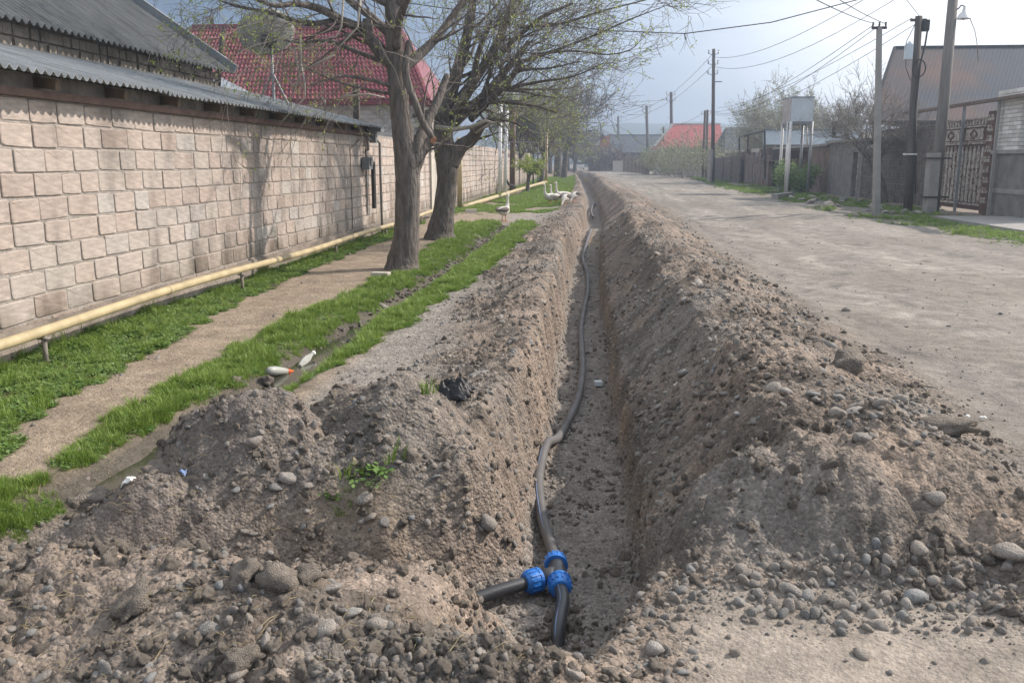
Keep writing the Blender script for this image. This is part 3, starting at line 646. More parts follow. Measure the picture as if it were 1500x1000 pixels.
# loose pebbles and crumbs, uncountable
def pebbles():
    n = 260000
    y = 1.9 + 26 * rng.random(n) ** 2.6; x = rng.uniform(-1, 1, n) * (2.6 + y * .42) + .15 * y * 0 + .2
    T = terr(x, y); gm = grass_mask(x, y)
    cl = np.clip(.35 + 1.3 * vn(x * 1.5, y * 1.5, 70) + .6 * vn(x * 5, y * 5, 71), 0, 1)
    fan = np.exp(-((x - .95) / .62) ** 2 - ((y - 3.22) / .17) ** 2) * 2.0
    dens = T['heap'] * (.16 + .6 * cl) + T['trench'] * .32 + T['grav'] * .30 * cl + fan + .05 * cl + .35 * sm(.05, .3, T['R']) * 0 \
        + .42 * np.exp(-((T['o'] - 2.25) / .42) ** 2) * cl + .30 * np.exp(-((T['dd']) / .22) ** 2) * (y > 7.5) * (y < 24)
    dens = dens + sm(2.5, 3, T['o']) * .05
    dens = dens * np.where((x > .3) & (x < 2.1) & (y > 3.42) & (y < 4.05), .12, 1.0)
    dens = dens * np.where(T['N'] > .03, .62, 1) * np.where(T['o'] > 3.0, .55, 1)
    keep = (rng.random(n) < dens) & (gm < .5) & (x > -4.3)
    x, y = x[keep], y[keep]; fan = fan[keep]; z = T['z'][keep]; m = len(x)
    r = (.0032 + .026 * rng.random(m) ** 7) * (1 + fan * .30) * (.8 + y * .045)
    r = np.where(T['o'][keep] > 2.5, r * .55, r)
    pts = np.stack([x, y, z + r * .05], 1); rot = rng.uniform(0, 6.28, (m, 3)); s = r[:, None] * rng.uniform(.8, 1.25, (m, 3))
    protos = STONES[:0]
    for v_ in range(8): protos.append(next(o for o in STONES if o.data == ROCKS[v_]))
    scatter('loose_pebbles', None, pts, rot, s, rng.integers(0, 8, m), protos, 'loose pebbles and soil crumbs strewn over heaps, trench and road edge', 'pebbles')
    return m
pebbles()
def crumbs():
    n = 230000
    y = 1.9 + 13 * rng.random(n) ** 2.2; x = rng.uniform(-1, 1, n) * (2.6 + y * .40) + .2
    T = terr(x, y); cl = np.clip(.2 + 1.6 * vn(x * 1.9, y * 1.9, 75), 0, 1)
    keep = rng.random(n) < np.where((x > .3) & (x < 2.1) & (y > 3.42) & (y < 4.05), .3, 1.0) * np.clip(T['heap'] + .5 * T['trench'], 0, 1) * (.15 + cl) * .5 * (1.35 - T['slab']) ; x, y, z = x[keep], y[keep], T['z'][keep]; m = len(x)
    r = .0040 + .030 * rng.random(m) ** 6.0
    protos = [next(o for o in STONES if o.data == c) for c in CLODS]
    scatter('soil_crumbs', None, np.stack([x, y, z + r * .1], 1), rng.uniform(0, 6.28, (m, 3)), r[:, None] * rng.uniform(.8, 1.3, (m, 3)), rng.integers(0, 4, m), protos, 'crumbly lumps of dug soil covering the heaps', 'soil crumbs')
crumbs()

# ------------------------------------------------------------------ grass
def tuftmesh(name, nb, h, w, spread, m, seed, broad=False):
    r = random.Random(seed); mb = MB()
    for i in range(nb):
        a = r.uniform(0, 6.28); d = r.uniform(0, spread); bx, by = math.cos(a) * d, math.sin(a) * d
        dirx, diry = math.cos(a + r.uniform(-.8, .8)), math.sin(a + r.uniform(-.8, .8)); L = h * r.uniform(.55, 1.1); ln = r.uniform(.15, .75) * L
        sx, sy = -diry * w, dirx * w
        if broad:
            z0 = L * r.uniform(.5, 1); c = Vector((bx + dirx * ln, by + diry * ln, z0)); e = w * r.uniform(1.6, 2.8)
            u = Vector((dirx, diry, r.uniform(-.5, .6))).normalized() * e; v = Vector((-diry, dirx, r.uniform(-.3, .3))).normalized() * e * .7
            mb.add([c - u, c - v, c + u, c + v], [(0, 1, 2, 3)])
            mb.add([(bx, by, 0), (bx + .002, by, 0), tuple(c)], [(0, 1, 2)])
        else:
            p = [(0, 0, 0), (ln * .3, 0, L * .5), (ln, 0, L * r.uniform(.75, 1))]
            q = [Vector((bx + dirx * t[0], by + diry * t[0], t[2])) for t in p]; s_ = Vector((sx, sy, 0))
            mb.add([q[0] - s_, q[0] + s_, q[1] + s_ * .8, q[1] - s_ * .8, q[2]], [(0, 1, 2, 3), (3, 2, 4)])
    return mb.mesh(name, m)
TG = [tuftmesh('grass_tuft', 20, .085, .0030, .045, M['grass'], i) for i in range(3)] + [tuftmesh('grass_tuft', 22, .15, .0032, .05, M['grass'], 9)]
TC = [tuftmesh('leafy_weed', 22, .065, .0085, .055, M['clover'], 20 + i, True) for i in range(3)] + [tuftmesh('leafy_weed', 16, .05, .013, .05, M['clover'], 31, True)]
GT = []
def tuft(me, p, s, label, cat, group=None):
    o = bpy.data.objects.new(me.name.split('.')[0], me); o.location = p; o.scale = (s, s, s); o.rotation_euler[2] = random.uniform(0, 6)
    link(o); GT.append(o); return tag(o, label, cat, group)
tuft(TG[0], drop(625, 576), 1.3, 'bright green sprig beside the black cloth on the left heap', 'grass tuft')
tuft(TG[1], drop(505, 700), 1.2, 'uprooted grass tuft on the left heap, upper left of the weeds', 'grass tuft')
tuft(TG[2], drop(575, 672), 1.5, 'uprooted grass tuft at the top right of the weeds on the left heap', 'grass tuft')
tuft(TG[3], drop(210, 622), 1.2, 'tall grass tuft hanging over the puddle', 'grass tuft')
tuft(TC[0], drop(540, 700), .8, 'leafy weed on the left heap, right one of the clump', 'weed')
tuft(TC[1], drop(520, 712), .8, 'leafy weed on the left heap, left one of the clump', 'weed')
tuft(TC[2], drop(492, 735), .8, 'dark leafy weed on the slope below the clump', 'weed')
tuft(TC[3], drop(555, 690), .8, 'broad-leaved weed under the top right grass tuft', 'weed')
for px, py in ((498, 755), (515, 742), (530, 695), (560, 700), (512, 722), (570, 680), (548, 712)):
    tuft(random.choice(TG[:3] + TC[:3]), drop(px, py), random.uniform(.6, .9), 'small wilted green plant in the clump of weeds on the left heap', 'weed', 'plants in the clump on the left heap')
def grass():
    n = 420000
    y = 3.2 + 92 * rng.random(n) ** 2.7; side = rng.random(n) < .80
    xl = rng.uniform(-5.0, -1.0, n); xr = rng.uniform(7.6, 12.5, n); x = np.where(side, xl, xr)
    gm = grass_mask(x, y); pr = np.where(side, 1, .8)
    inA = x < PL(y) + .2
    thin = .42 + 1.1 * vn(x * 3, y * 3, 80) + .5 * vn(x * 9, y * 9, 82)
    keep = (rng.random(n) < gm * pr * np.clip(thin, .15, 1)) & (gm > .25) & ((y > 8) | side); x, y, gm, inA = x[keep], y[keep], gm[keep], inA[keep]; m = len(x)
    z = terr(x, y)['z'] - .004
    sz = (.35 + .55 * gm) * rng.uniform(.6, 1.15, m) * (1 + .35 * vn(x * 1.7, y * 1.7, 81)) * (1 + np.clip(y - 12, 0, 60) * .012)
    nearwall = sm(-4.3, -4.7, x); sz *= 1 + .5 * nearwall * (y < 26)
    right = x > 5; sz = np.where(right, sz * 1.2, sz)
    isC = (inA & (rng.random(m) < .70)) | (rng.random(m) < .22)
    sz = np.where(isC, sz * .72, sz); idx = np.where(isC, 4 + rng.integers(0, 4, m), rng.integers(0, 3, m)); idx = np.where((~isC) & (rng.random(m) < .08), 3, idx)
    rot = np.stack([rng.uniform(-.2, .2, m), rng.uniform(-.2, .2, m), rng.uniform(0, 6.28, m)], 1)
    pr_ = []
    for me in reversed(TG + TC): pr_.append(next(o for o in GT if o.data == me))
    # the join node lists its links last-first, the two families stay apart
    scatter('grass', None, np.stack([x, y, z], 1), rot, np.repeat(sz[:, None], 3, 1), idx, pr_, 'short green grass and clover on the verges', 'grass')
    return m
print('grass', grass())

# ------------------------------------------------------------------ water in the ditch
mw = bpy.data.materials.new('ditch_water'); mw.use_nodes = True; b = mw.node_tree.nodes['Principled BSDF']
b.inputs['Base Color'].default_value = (.045, .045, .032, 1); b.inputs['Roughness'].default_value = .08; b.inputs['Specular IOR Level'].default_value = .5
t = mw.node_tree; n_ = nn(t, 'ShaderNodeTexNoise'); n_.inputs['Scale'].default_value = 14; bp = nn(t, 'ShaderNodeBump'); bp.inputs['Distance'].default_value = .004; bp.inputs['Strength'].default_value = .4
t.links.new(n_.outputs[0], bp.inputs['Height']); t.links.new(bp.outputs[0], b.inputs['Normal'])
for (y0, y1, z, w0) in ((5.6, 9.2, -.095, .26), (4.25, 5.4, -.105, .26)):
    mb = MB(); N_ = 24; pts = []
    for i in range(N_ + 1):
        y = y0 + (y1 - y0) * i / N_; w = w0 * math.sin(math.pi * min(max(i / N_, .03), .97)) ** .4
        pts += [(float(XD(y)) - w, y, z), (float(XD(y)) + w, y, z)]
    mb.add(pts, [(2 * i, 2 * i + 1, 2 * i + 3, 2 * i + 2) for i in range(N_)])
    o = top('water', mb, mw, None, None); o['kind'] = 'structure'; o['label'] = 'murky shallow water lying in the roadside ditch'

# ================================================================== LEFT SIDE: stone wall and lean-to roof
WX = -4.85
def wall_stone_mesh(seed, m):
    r = random.Random(seed); n = 14; ring0, ring1, ring2 = [], [], []
    cr = [r.uniform(-.05, .04) if r.random() < .8 else .12 for _ in range(4)]
    for i in range(n):                       # superellipse outline, irregular
        a = 2 * math.pi * (i + .5) / n; c, s_ = math.cos(a), math.sin(a); e = .15
        x = math.copysign(abs(c) ** e, c); z = math.copysign(abs(s_) ** e, s_)
        q = (0 if x > 0 else 1) + (0 if z > 0 else 2)
        kx = 1 - cr[q] * (abs(c * s_) * 2) ** 2 - r.uniform(0, .02); kz = 1 - cr[q] * (abs(c * s_) * 2) ** 2 - r.uniform(0, .035)
        ring0.append((-.03, x * kx * .5, z * kz * .5)); ring1.append((.002, x * kx * .497, z * kz * .495)); ring2.append((.0055 + r.uniform(-.002, .003), x * kx * .478, z * kz * .465))
    v = ring0 + ring1 + ring2 + [(.006 + r.uniform(-.002, .003), 0, 0)]; f = []
    for k_ in (0, n):
        for i in range(n): j = (i + 1) % n; f.append((k_ + i, k_ + j, k_ + n + j, k_ + n + i))
    for i in range(n): f.append((2 * n + i, 2 * n + (i + 1) % n, 3 * n))
    mb = MB(); mb.add(v, f); return mb.mesh('stone', m)
WS = [wall_stone_mesh(i, M['wallstone']) for i in range(8)]; WP = [wall_stone_mesh(20 + i, M['plinth']) for i in range(3)]
shed = empty('stone_walled_shed', (WX, 12, 0), 'long beige stone block wall of a low shed under a corrugated lean-to roof', 'building')
def child(mb, name, m, parent, smooth=False):
    o = mb.build(name, m, parent, smooth); return o
b = MB(); b.box((WX - .115, 14.6, 1.12), (.22, 24.9, 2.24)); child(b, 'wall_core', M['mortar'], shed)
Z0, RH = .075, .2115
cand = []
for row in range(10):
    y = 2.2 + random.uniform(0, .3); z = Z0 + RH * (row + .5)
    while y < 27.0:
        L = random.choice([.33, .38, .41, .43, .45, .50]) + random.uniform(-.02, .02)
        cand.append((row, y, y + L, z)); y += L
cand.sort(key=lambda c: abs(c[1] - 5.0) if c[1] > 5.0 else 100 + c[1])
big = 0; merged = MB(); rnds = []
for row, ya, yb, z in cand:
    ll = (yb - ya) - random.uniform(.006, .014); hh = RH - random.uniform(.010, .020); me = random.choice(WP if row == 0 else WS)
    if big < 298 and ya > 5.0:
        o = bpy.data.objects.new('stone', me); o.parent = shed; COL.objects.link(o); big += 1
        o.location = (random.uniform(-.004, .006), (ya + yb) / 2 - 12, z + random.uniform(-.005, .005)); o.scale = (1, ll, hh)
        o.rotation_euler = (random.uniform(-.022, .022), 0, random.uniform(-.01, .01))
    elif row > 0:
        n0 = len(merged.v); merged.add([(WX + v.co.x, (ya + yb) / 2 + v.co.y * ll, z + v.co.z * hh) for v in me.vertices], [tuple(p.vertices) for p in me.polygons])
        rnds += [random.random()] * (len(merged.v) - n0)
o = child(merged, 'far_stones', M['wallstone'], shed); o['kind'] = 'stuff'
a = o.data.attributes.new('rnd', 'FLOAT', 'POINT'); a.data.foreach_set('value', np.array(rnds, np.float32))
b = MB(); b.box((WX + .012, 16, .11), (.05, 22, .30)); child(b, 'plinth_strip', M['plinth'], shed)
b = MB(); b.box((WX + .03, 11.0, 2.225), (.10, 17.4, .065)); child(b, 'eave_beam', M['redwood'], shed)
b = MB(); b.box((WX - .08, 11.0, 2.33), (.15, 17.2, .14)); child(b, 'infill', M['rough'], shed)
for i in range(15):
    y = 3.0 + i * 1.17; b = MB(); b.bar((WX - .5, y, 2.40), (WX + .20, y, 2.305), .08, .09); child(b, 'rafter', M['wood'], shed)
def corrug(x0, z0, x1, z1, ya, yb, pitch, amp, m, name, parent, rows=2, skewa=0.0, skewb=0.0, t=.012, jitter=0):
    """corrugated sheet, eave (x0,z0) to upper edge (x1,z1), waves run along y"""
    n = int((yb - ya) / pitch * 6); V = []; 
    for i in range(n + 1):
        w = amp * math.sin(i / 6 * 2 * math.pi)
        for r in range(rows + 1):
            f = r / rows; yy = ya + (yb - ya) * i / n; yy = yy + (skewa * (1 - i / n) + skewb * (i / n)) * f
            sheet = int((yy - ya) / .98); jz = jitter * ((sheet * 7919 % 13) / 13 - .5)
            V.append((x0 + (x1 - x0) * f + (0 if r else jitter * ((sheet * 31 % 7) / 7)), yy, z0 + (z1 - z0) * f + w + jz))
    mb = MB(); rr = rows + 1; f = []
    for i in range(n):
        for r in range(rows): a = i * rr + r; f.append((a, a + rr, a + rr + 1, a + 1))
    mb.add(V, f); o = child(mb, name, m, parent); md = o.modifiers.new('thickness', 'SOLIDIFY'); md.thickness = t; return o
corrug(WX + .36, 2.375, WX - 2.35, 3.07, 2.6, 19.7, .115, .020, M['fib'], 'lean_to_roof', shed, jitter=.02)
b = MB(); b.box((WX - .1, 19.9, 2.2), (.3, .25, .1)); child(b, 'end_cap', M['wood'], shed)
b = MB(); b.quad((WX + .01, 19.6, 2.24), (WX - 2.4, 19.6, 2.24), (WX - 2.35, 19.6, 3.04), (WX + .01, 19.6, 2.50)); b.box((WX - 1.2, 19.75, 1.1), (2.2, .2, 2.2)); child(b, 'end_wall', M['rough'], shed)

# barn behind
barn = empty('old_barn', (-9, 11, 0), 'old rough stone barn with dark corrugated gable roof rising behind the lean-to', 'building')
b = MB(); b.box((-9.1, 10, 1.74), (4.0, 13.6, 3.48)); child(b, 'wall', M['rough'], barn)
corrug(-6.78, 3.30, -9.6, 5.25, 2.0, 17.0, .15, .028, M['fib2'], 'roof', barn, rows=3)
b = MB()
b.add([(-7.1, 16.79, 3.3), (-11.1, 16.79, 3.3), (-9.6, 16.79, 5.15)], [(0, 1, 2)]); child(b, 'gable', M['rough'], barn)
b = MB(); b.bar((-6.74, 17.03, 3.36), (-9.62, 17.03, 5.35), .10, .16); child(b, 'verge_cap', M['fib'], barn)
b = MB(); b.quad((-9.6, 2, 5.25), (-9.6, 17, 5.25), (-12.4, 17, 3.3), (-12.4, 2, 3.3)); child(b, 'rear_roof', M['fib2'], barn)
b = MB()                                                     # rough stones in the barn's upper wall
for i in range(150):
    y = 3.5 + (i % 75) * .18; b.box((-7.085, y + random.uniform(-.03, .03), 3.07 + (i // 75) * .16), (.05 + random.uniform(0, .03), .16, .13))
o = child(b, 'rubble_course', M['rough'], barn); o['kind'] = 'stuff'
# little zinc-roofed outbuilding between barn and red house
sh = empty('zinc_outbuilding', (-9.2, 22, 0), 'low zinc roof with rounded sheet behind the barn, beside the leaning timber pole', 'building')
b = MB(); b.box((-10.6, 22.2, 1.4), (3.6, 3, 2.8)); child(b, 'wall', M['rough'], sh)
corrug(-8.3, 3.05, -10.2, 4.0, 20.4, 24, .12, .02, M['zinc'], 'roof', sh, rows=3)
corrug(-12.1, 3.05, -10.2, 4.0, 20.4, 24, .12, .02, M['zinc'], 'roof', sh, rows=3)

t_ = MB(); t_.tube([at(318, 132, 19.9), at(322, 85, 19.9), at(328, 42, 19.9)], [.075, .065, .055], 8); t_.tube([at(318, 132, 19.9), at(318, 132, 19.9) - Vector((0, 0, 1.6))], .075, 8)
for dz in (.5, .55): t_.box(at(325, 80, 19.85), (.2, .03, .03))
top('timber_pole', t_, M['polewood'], 'leaning dark timber pole standing behind the lean-to roof in front of the red roof', 'pole', smooth=True, loc=(-8.3, 19.9, 0))

# satellite dish on its mast
DP = at(392, 55, 18.0)
dish = empty('satellite_dish', (DP.x, DP.y, 0), 'grey mesh satellite dish on a thin mast above the lean-to roof', 'satellite dish')
b = MB(); b.tube([Vector((DP.x + .03, DP.y + .1, .0)), Vector((DP.x + .03, DP.y + .1, DP.z))], .03, 8); child(b, 'mast', M['grey'], dish, True)
dv = Vector((-.35, .62, .70)).normalized()                    # looks up and away
qd = (dv).to_track_quat('Z', 'Y').to_matrix(); b = MB(); V = []; nr, ns = 8, 36
for i in range(nr + 1):
    rr = .56 * i / nr
    for j in range(ns): a = 2 * math.pi * j / ns; V.append(DP + qd @ Vector((rr * math.cos(a), rr * math.sin(a), .22 * (rr / .56) ** 2 - .05)))
F_ = [(i * ns + j, i * ns + (j + 1) % ns, (i + 1) * ns + (j + 1) % ns, (i + 1) * ns + j) for i in range(nr) for j in range(ns)]
b.add(V, F_); o = child(b, 'reflector', M['dishm'], dish, True); md = o.modifiers.new('t', 'SOLIDIFY'); md.thickness = .012
b = MB()
for j in range(12):
    a = 2 * math.pi * j / 12; b.bar(DP + qd @ Vector((.05 * math.cos(a), .05 * math.sin(a), -.07)), DP + qd @ Vector((.55 * math.cos(a), .55 * math.sin(a), .145)), .014)
child(b, 'ribs', M['dishm'], dish)
b = MB(); b.box(DP + qd @ Vector((0, 0, -.12)), (.26, .2, .16), qd); child(b, 'bracket', M['dark'], dish)
b = MB()
for j in range(3):
    a = 2 * math.pi * j / 3; b.tube([DP + qd @ Vector((.5 * math.cos(a), .5 * math.sin(a), .12)), DP + qd @ Vector((0, 0, .55))], .01, 5)
b.tube([DP + qd @ Vector((0, 0, .5)), DP + qd @ Vector((0, 0, .66))], .04, 8); child(b, 'feed_horn', M['grey'], dish)
b = MB(); b.tube([(DP.x + .35, DP.y + .1, 2.75), (DP.x + .03, DP.y + .1, 3.4)], .02, 6); b.tube([(DP.x - .3, DP.y + .1, 2.85), (DP.x + .03, DP.y + .1, 3.4)], .02, 6); child(b, 'brace', M['grey'], dish)

# red roofed house
HY = 41.0
red = empty('red_roofed_house', (-14, 44, 0), 'white brick house with bright red tiled metal roof behind the shed', 'building')
eL, eR = at(228, 150, HY), at(628, 150, HY); rL, rR = at(283, 43, HY + 5), at(585, 43, HY + 5)
eL.z = eR.z = 4.42; rL.z = rR.z = 8.35
def tileroof(A, B, Cc, D, nu, nv, name, m, parent):               # A,B eave ; D,Cc ridge
    V = []; per = 5; nU = nu * per; n = (B - A).cross(D - A).normalized()
    prof = [(0, 0), (.86, .045), (.999, .0)]
    rows = []
    for j in range(nv):
        for f, h in ((0, .055), (.94, .012)): rows.append(((j + f) / nv, h))
    rows.append((1, 0))
    for (v, h) in rows:
        for i in range(nU + 1):
            u = i / nU; p = (A * (1 - u) + B * u) * (1 - v) + (D * (1 - u) + Cc * u) * v
            w = .045 * math.cos(2 * math.pi * i / per); V.append(p + n * (w + h))
    W_ = nU + 1; F_ = [(r * W_ + i, r * W_ + i + 1, (r + 1) * W_ + i + 1, (r + 1) * W_ + i) for r in range(len(rows) - 1) for i in range(nU)]
    mb = MB(); mb.add(V, F_); return child(mb, name, m, parent)
tileroof(eL, eR, rR, rL, 62, 17, 'roof', M['redtile'], red)
b = MB(); b.quad(eR, eR + Vector((0, 10, 0)), rR + Vector((0, .1, 0)), rR); b.quad(eL + Vector((0, 10, 0)), eL, rL, rL + Vector((0, .1, 0))); b.quad(eL + Vector((0, 10, 0)), rL + Vector((0, .1, 0)), rR + Vector((0, .1, 0)), eR + Vector((0, 10, 0))); child(b, 'rear_roof', M['redtile'], red)
b = MB(); b.bar(rL + Vector((0, 0, .08)), rR + Vector((0, 0, .08)), .22, .12); b.bar(rL, eL, .16, .12); b.bar(rR, eR, .16, .12); child(b, 'ridge_cap', M['redtile'], red)
b = MB(); b.box(((eL.x + eR.x) / 2, HY, 4.30), (eR.x - eL.x, .12, .2)); b.box(((eL.x + eR.x) / 2, HY + .3, 4.22), (eR.x - eL.x, .6, .04)); child(b, 'fascia', M['redpaint'], red)
b = MB(); b.box(((eL.x + eR.x) / 2, HY + 4.7, 2.1), (eR.x - eL.x - .8, 8.2, 4.2)); child(b, 'wall_core', M['mortar'], red)
mb = MB(); rn = []
for row in range(12):
    z = 1.85 + row * .195; x = eL.x + .45 + (row % 2) * .2
    while x < eR.x - .8:
        n0 = len(mb.v); mb.box((x + .195, HY + .595, z + .09), (.385, .05, .178)); rn += [random.random()] * (len(mb.v) - n0); x += .4
o = child(mb, 'bricks', M['whitebrick'], red); o['kind'] = 'stuff'; a = o.data.attributes.new('rnd', 'FLOAT', 'POINT'); a.data.foreach_set('value', np.array(rn, np.float32))
b = MB(); b.tube([rL + Vector((1.0, 0, 0)), rL + Vector((1.0, 0, .5))], .09, 8); child(b, 'chimney', M['dark'], red)

# gas meter post on the wall
gm_ = empty('gas_meter', (-4.62, 19.2, 0), 'small grey gas meter box with riser and dark metal strip on the shed wall', 'gas meter')
b = MB(); b.tube([(-4.60, 19.55, 0), (-4.60, 19.55, 2.05), (-4.66, 19.48, 2.13), (-4.75, 19.3, 2.13), (-4.75, 19.15, 2.1), (-4.75, 19.1, 1.9)], .028, 8); child(b, 'riser', M['conc'], gm_, True)
b = MB(); b.box((-4.74, 18.95, 1.62), (.16, .3, .26)); b.tube([(-4.66, 18.95, 1.66), (-4.63, 18.95, 1.66)], .09, 16); child(b, 'meter_box', M['grey'], gm_)
b = MB(); b.box((-4.70, 19.30, 1.15), (.06, .17, 1.0)); child(b, 'metal_strip', M['dark'], gm_)
b = MB(); b.box((-4.62, 19.4, 2.33), (.26, .34, .10)); b.box((-4.7, 19.4, 2.2), (.14, .16, .3)); child(b, 'bracket', M['grey'], gm_)
b = MB(); b.tube([(-4.78, 19.25, 1.9), (-4.78, 19.0, 1.9), (-4.76, 18.95, 1.75)], .015, 6); b.tube([(-4.82, 17.9, 0.3), (-4.82, 17.9, 1.9), (-4.8, 18.6, 2.1)], .008, 5); child(b, 'cable', M['dark'], gm_)
b = MB(); b.bar((-5.3, 20.2, 0), (-5.25, 20.2, 3.35), .13); top('timber_prop', b, M['polewood'], 'dark square timber post rising above the end of the lean-to roof', 'post', loc=(-5.3, 20.2, 0))

# yellow gas pipes
pipe = empty('gas_pipe', (-4.45, 12, 0), 'long yellow gas pipe running low along the foot of the stone wall', 'gas pipe')
b = MB(); b.tube([(-4.52 + .02 * math.sin(y * .5), y, .255 + .015 * math.sin(y * .8) + .02 * math.sin(y * .23)) for y in np.linspace(1.5, 26.8, 60)], .045, 14); child(b, 'pipe', M['yellow'], pipe, True)
for y in (6.9, 11.2, 15.6, 19.6, 23.8):
    b = MB(); b.tube([(-4.52, y, -.05), (-4.52, y, .23)], .022, 8); b.box((-4.52, y, .205), (.09, .05, .015)); child(b, 'support', M['rough'], pipe, True)
for y in (9.2, 14.2, 21.5):
    b = MB(); b.tube([(-4.52 + .02 * math.sin(y * .5), y - .03, .255 + .015 * math.sin(y * .8) + .02 * math.sin(y * .23)), (-4.52 + .02 * math.sin(y * .5), y + .03, .255 + .015 * math.sin(y * .8) + .02 * math.sin(y * .23))], .049, 14); child(b, 'weld_joint', M['yellow'], pipe, True)
fp = [at(678, 303, 32), at(700, 296.5, 34.5), at(735, 286, 40), at(765, 276.5, 47), at(786, 270.5, 54), at(800, 266.5, 60)]
p2 = empty('gas_pipe', (-4.0, 45, 0), 'yellow gas pipe curving across the far lawn with tall risers at both ends', 'gas pipe')
b = MB(); b.tube([(-4.72, 32.2, 0), (-4.72, 32.2, 2.5)], .06, 8); b.tube([(-4.62, 32.0, 0), (-4.60, 32.0, 2.45)], .05, 8); child(b, 'riser', M['yellow'], p2, True)
b = MB(); b.tube(fp, .085, 10); child(b, 'pipe', M['yellow'], p2, True)
b = MB(); b.tube([fp[-1], fp[-1] + Vector((.02, 0, 3.2))], .085, 8); child(b, 'riser', M['yellow'], p2, True)
for f in (fp[1], fp[2], fp[3]):
    b = MB(); b.tube([(f.x, f.y, 0), (f.x, f.y, f.z)], .03, 6); child(b, 'support', M['grey'], p2)

# second wall behind the driveway
w2 = empty('far_stone_wall', (-4.9, 50, 0), 'pale block wall beyond the driveway, behind the white posts', 'wall')
b = MB(); b.box((-5.02, 53, 1.17), (.2, 41.6, 2.34)); child(b, 'wall_core', M['mortar'], w2)
mb = MB(); rn = []
for row in range(11):
    y = 32.3 + (row % 2) * .22
    while y < 73.4:
        L = .44 + random.uniform(-.04, .04); n0 = len(mb.v); mb.box((-4.915 + random.uniform(-.004, .004), y + L / 2, .11 + row * .212), (.05, L - .02, .192)); rn += [random.random()] * (len(mb.v) - n0); y += L
o = child(mb, 'stones', M['wallstone'], w2); o['kind'] = 'stuff'; a = o.data.attributes.new('rnd', 'FLOAT', 'POINT'); a.data.foreach_set('value', np.array(rn, np.float32))
b = MB(); b.box((-4.95, 27.15, 1.15), (.34, .3, 2.3)); top('gate_pillar', b, M['cream'], 'pale plastered end pillar of the stone wall by the driveway', 'pillar', loc=(-4.95, 27.15, 0))
g2 = empty('yard_gate', (-5.1, 29.6, 0), 'dull sheet-metal yard gate closing the driveway behind the trees', 'gate')
for i in range(9): b = MB(); b.box((-5.1, 27.6 + i * .52, 1.15), (.04, .48, 2.1)); child(b, 'panel', M['cream'], g2)
# railing / trellis on the far wall
tr = empty('ribbed_canopy', (-5.5, 50, 0), 'dark ribbed metal canopy above the far wall', 'canopy')
mb = MB(); A1, A2, B2, B1 = at(742, 152, 48), at(793, 185, 62), at(793, 208, 62), at(742, 208, 48)
for i in range(26):
    f = i / 25; mb = MB(); mb.bar(A1.lerp(A2, f) + Vector((-.2, 0, 0)), B1.lerp(B2, f), .05); child(mb, 'rib', M['dark'], tr)
mb = MB(); mb.bar(A1 + Vector((-.2, 0, 0)), A2 + Vector((-.2, 0, 0)), .08); mb.bar(B1, B2, .08); mb.bar(A1.lerp(B1, .5), A2.lerp(B2, .5), .05); child(mb, 'rail', M['dark'], tr)
# posts on the far lawn
def post(px, py_t, py_b, Y, r, m, name, lab, n=8):
    a_, b_ = at(px[0], py_t, Y), at(px[1], py_b, Y); b_.z = 0; mb = MB(); mb.tube([b_, a_], r, n); return top(name, mb, m, lab, 'post', smooth=n > 5, loc=b_)
post((734, 731), 148, 292, 39, .075, M['white'], 'white_post', 'left one of the two tall white posts on the far lawn')
post((743, 739), 150, 286, 41, .085, M['white'], 'white_post', 'right, slightly thicker one of the two tall white posts on the far lawn')
post((752, 750), 160, 271, 50, .16, M['wood'], 'wooden_post', 'thick brown wooden post in front of the far wall')
post((788, 788), 198, 262, 66, .06, M['rough'], 'thin_post', 'thin grey-brown post left of the yellow riser by the far wall')
post((781, 781), 190, 266, 62, .05, M['dark'], 'thin_post', 'thin dark post between the pruned tree and the yellow riser')
post((794, 794), 205, 260, 70, .06, M['yellow'], 'thin_post', 'thin yellowish post just left of the tall yellow riser')
b = MB(); q = [at(742, 205, 44), at(741, 262, 44), at(745, 270, 45), at(755, 274, 47)]; b.tube(q, .06, 8); top('black_hose', b, M['dark'], 'black hose hanging down by the white posts and trailing to the wooden post', 'hose', smooth=True, loc=q[1])

# ================================================================== RIGHT SIDE
def wall_seg(name, pxa, pxb, X, h0, h1, m, label, cat='wall', t=.25, z0=0.0):
    ya = 1300 * X / (pxa - VX) / 1.0; yb = 1300 * X / (pxb - VX)
    a_ = at(pxa, 250, 1); r = ray(pxa, 250); ya = X / r[0] * r[1]; r = ray(pxb, 250); yb = X / r[0] * r[1]
    mb = MB(); v = [(X, ya, z0), (X, yb, z0), (X, yb, h1), (X, ya, h0)]; w = [(p[0] + t, p[1], p[2]) for p in v]
    mb.add(v + w, [(0, 1, 2, 3), (7, 6, 5, 4), (3, 2, 6, 7), (0, 3, 7, 4), (2, 1, 5, 6)])
    o = top(name, mb, m, label, cat, loc=(X, (ya + yb) / 2, 0)); return o, ya, yb
GX = 12.5
def yx(px, X): r = ray(px, 250); return X / r[0] * r[1]
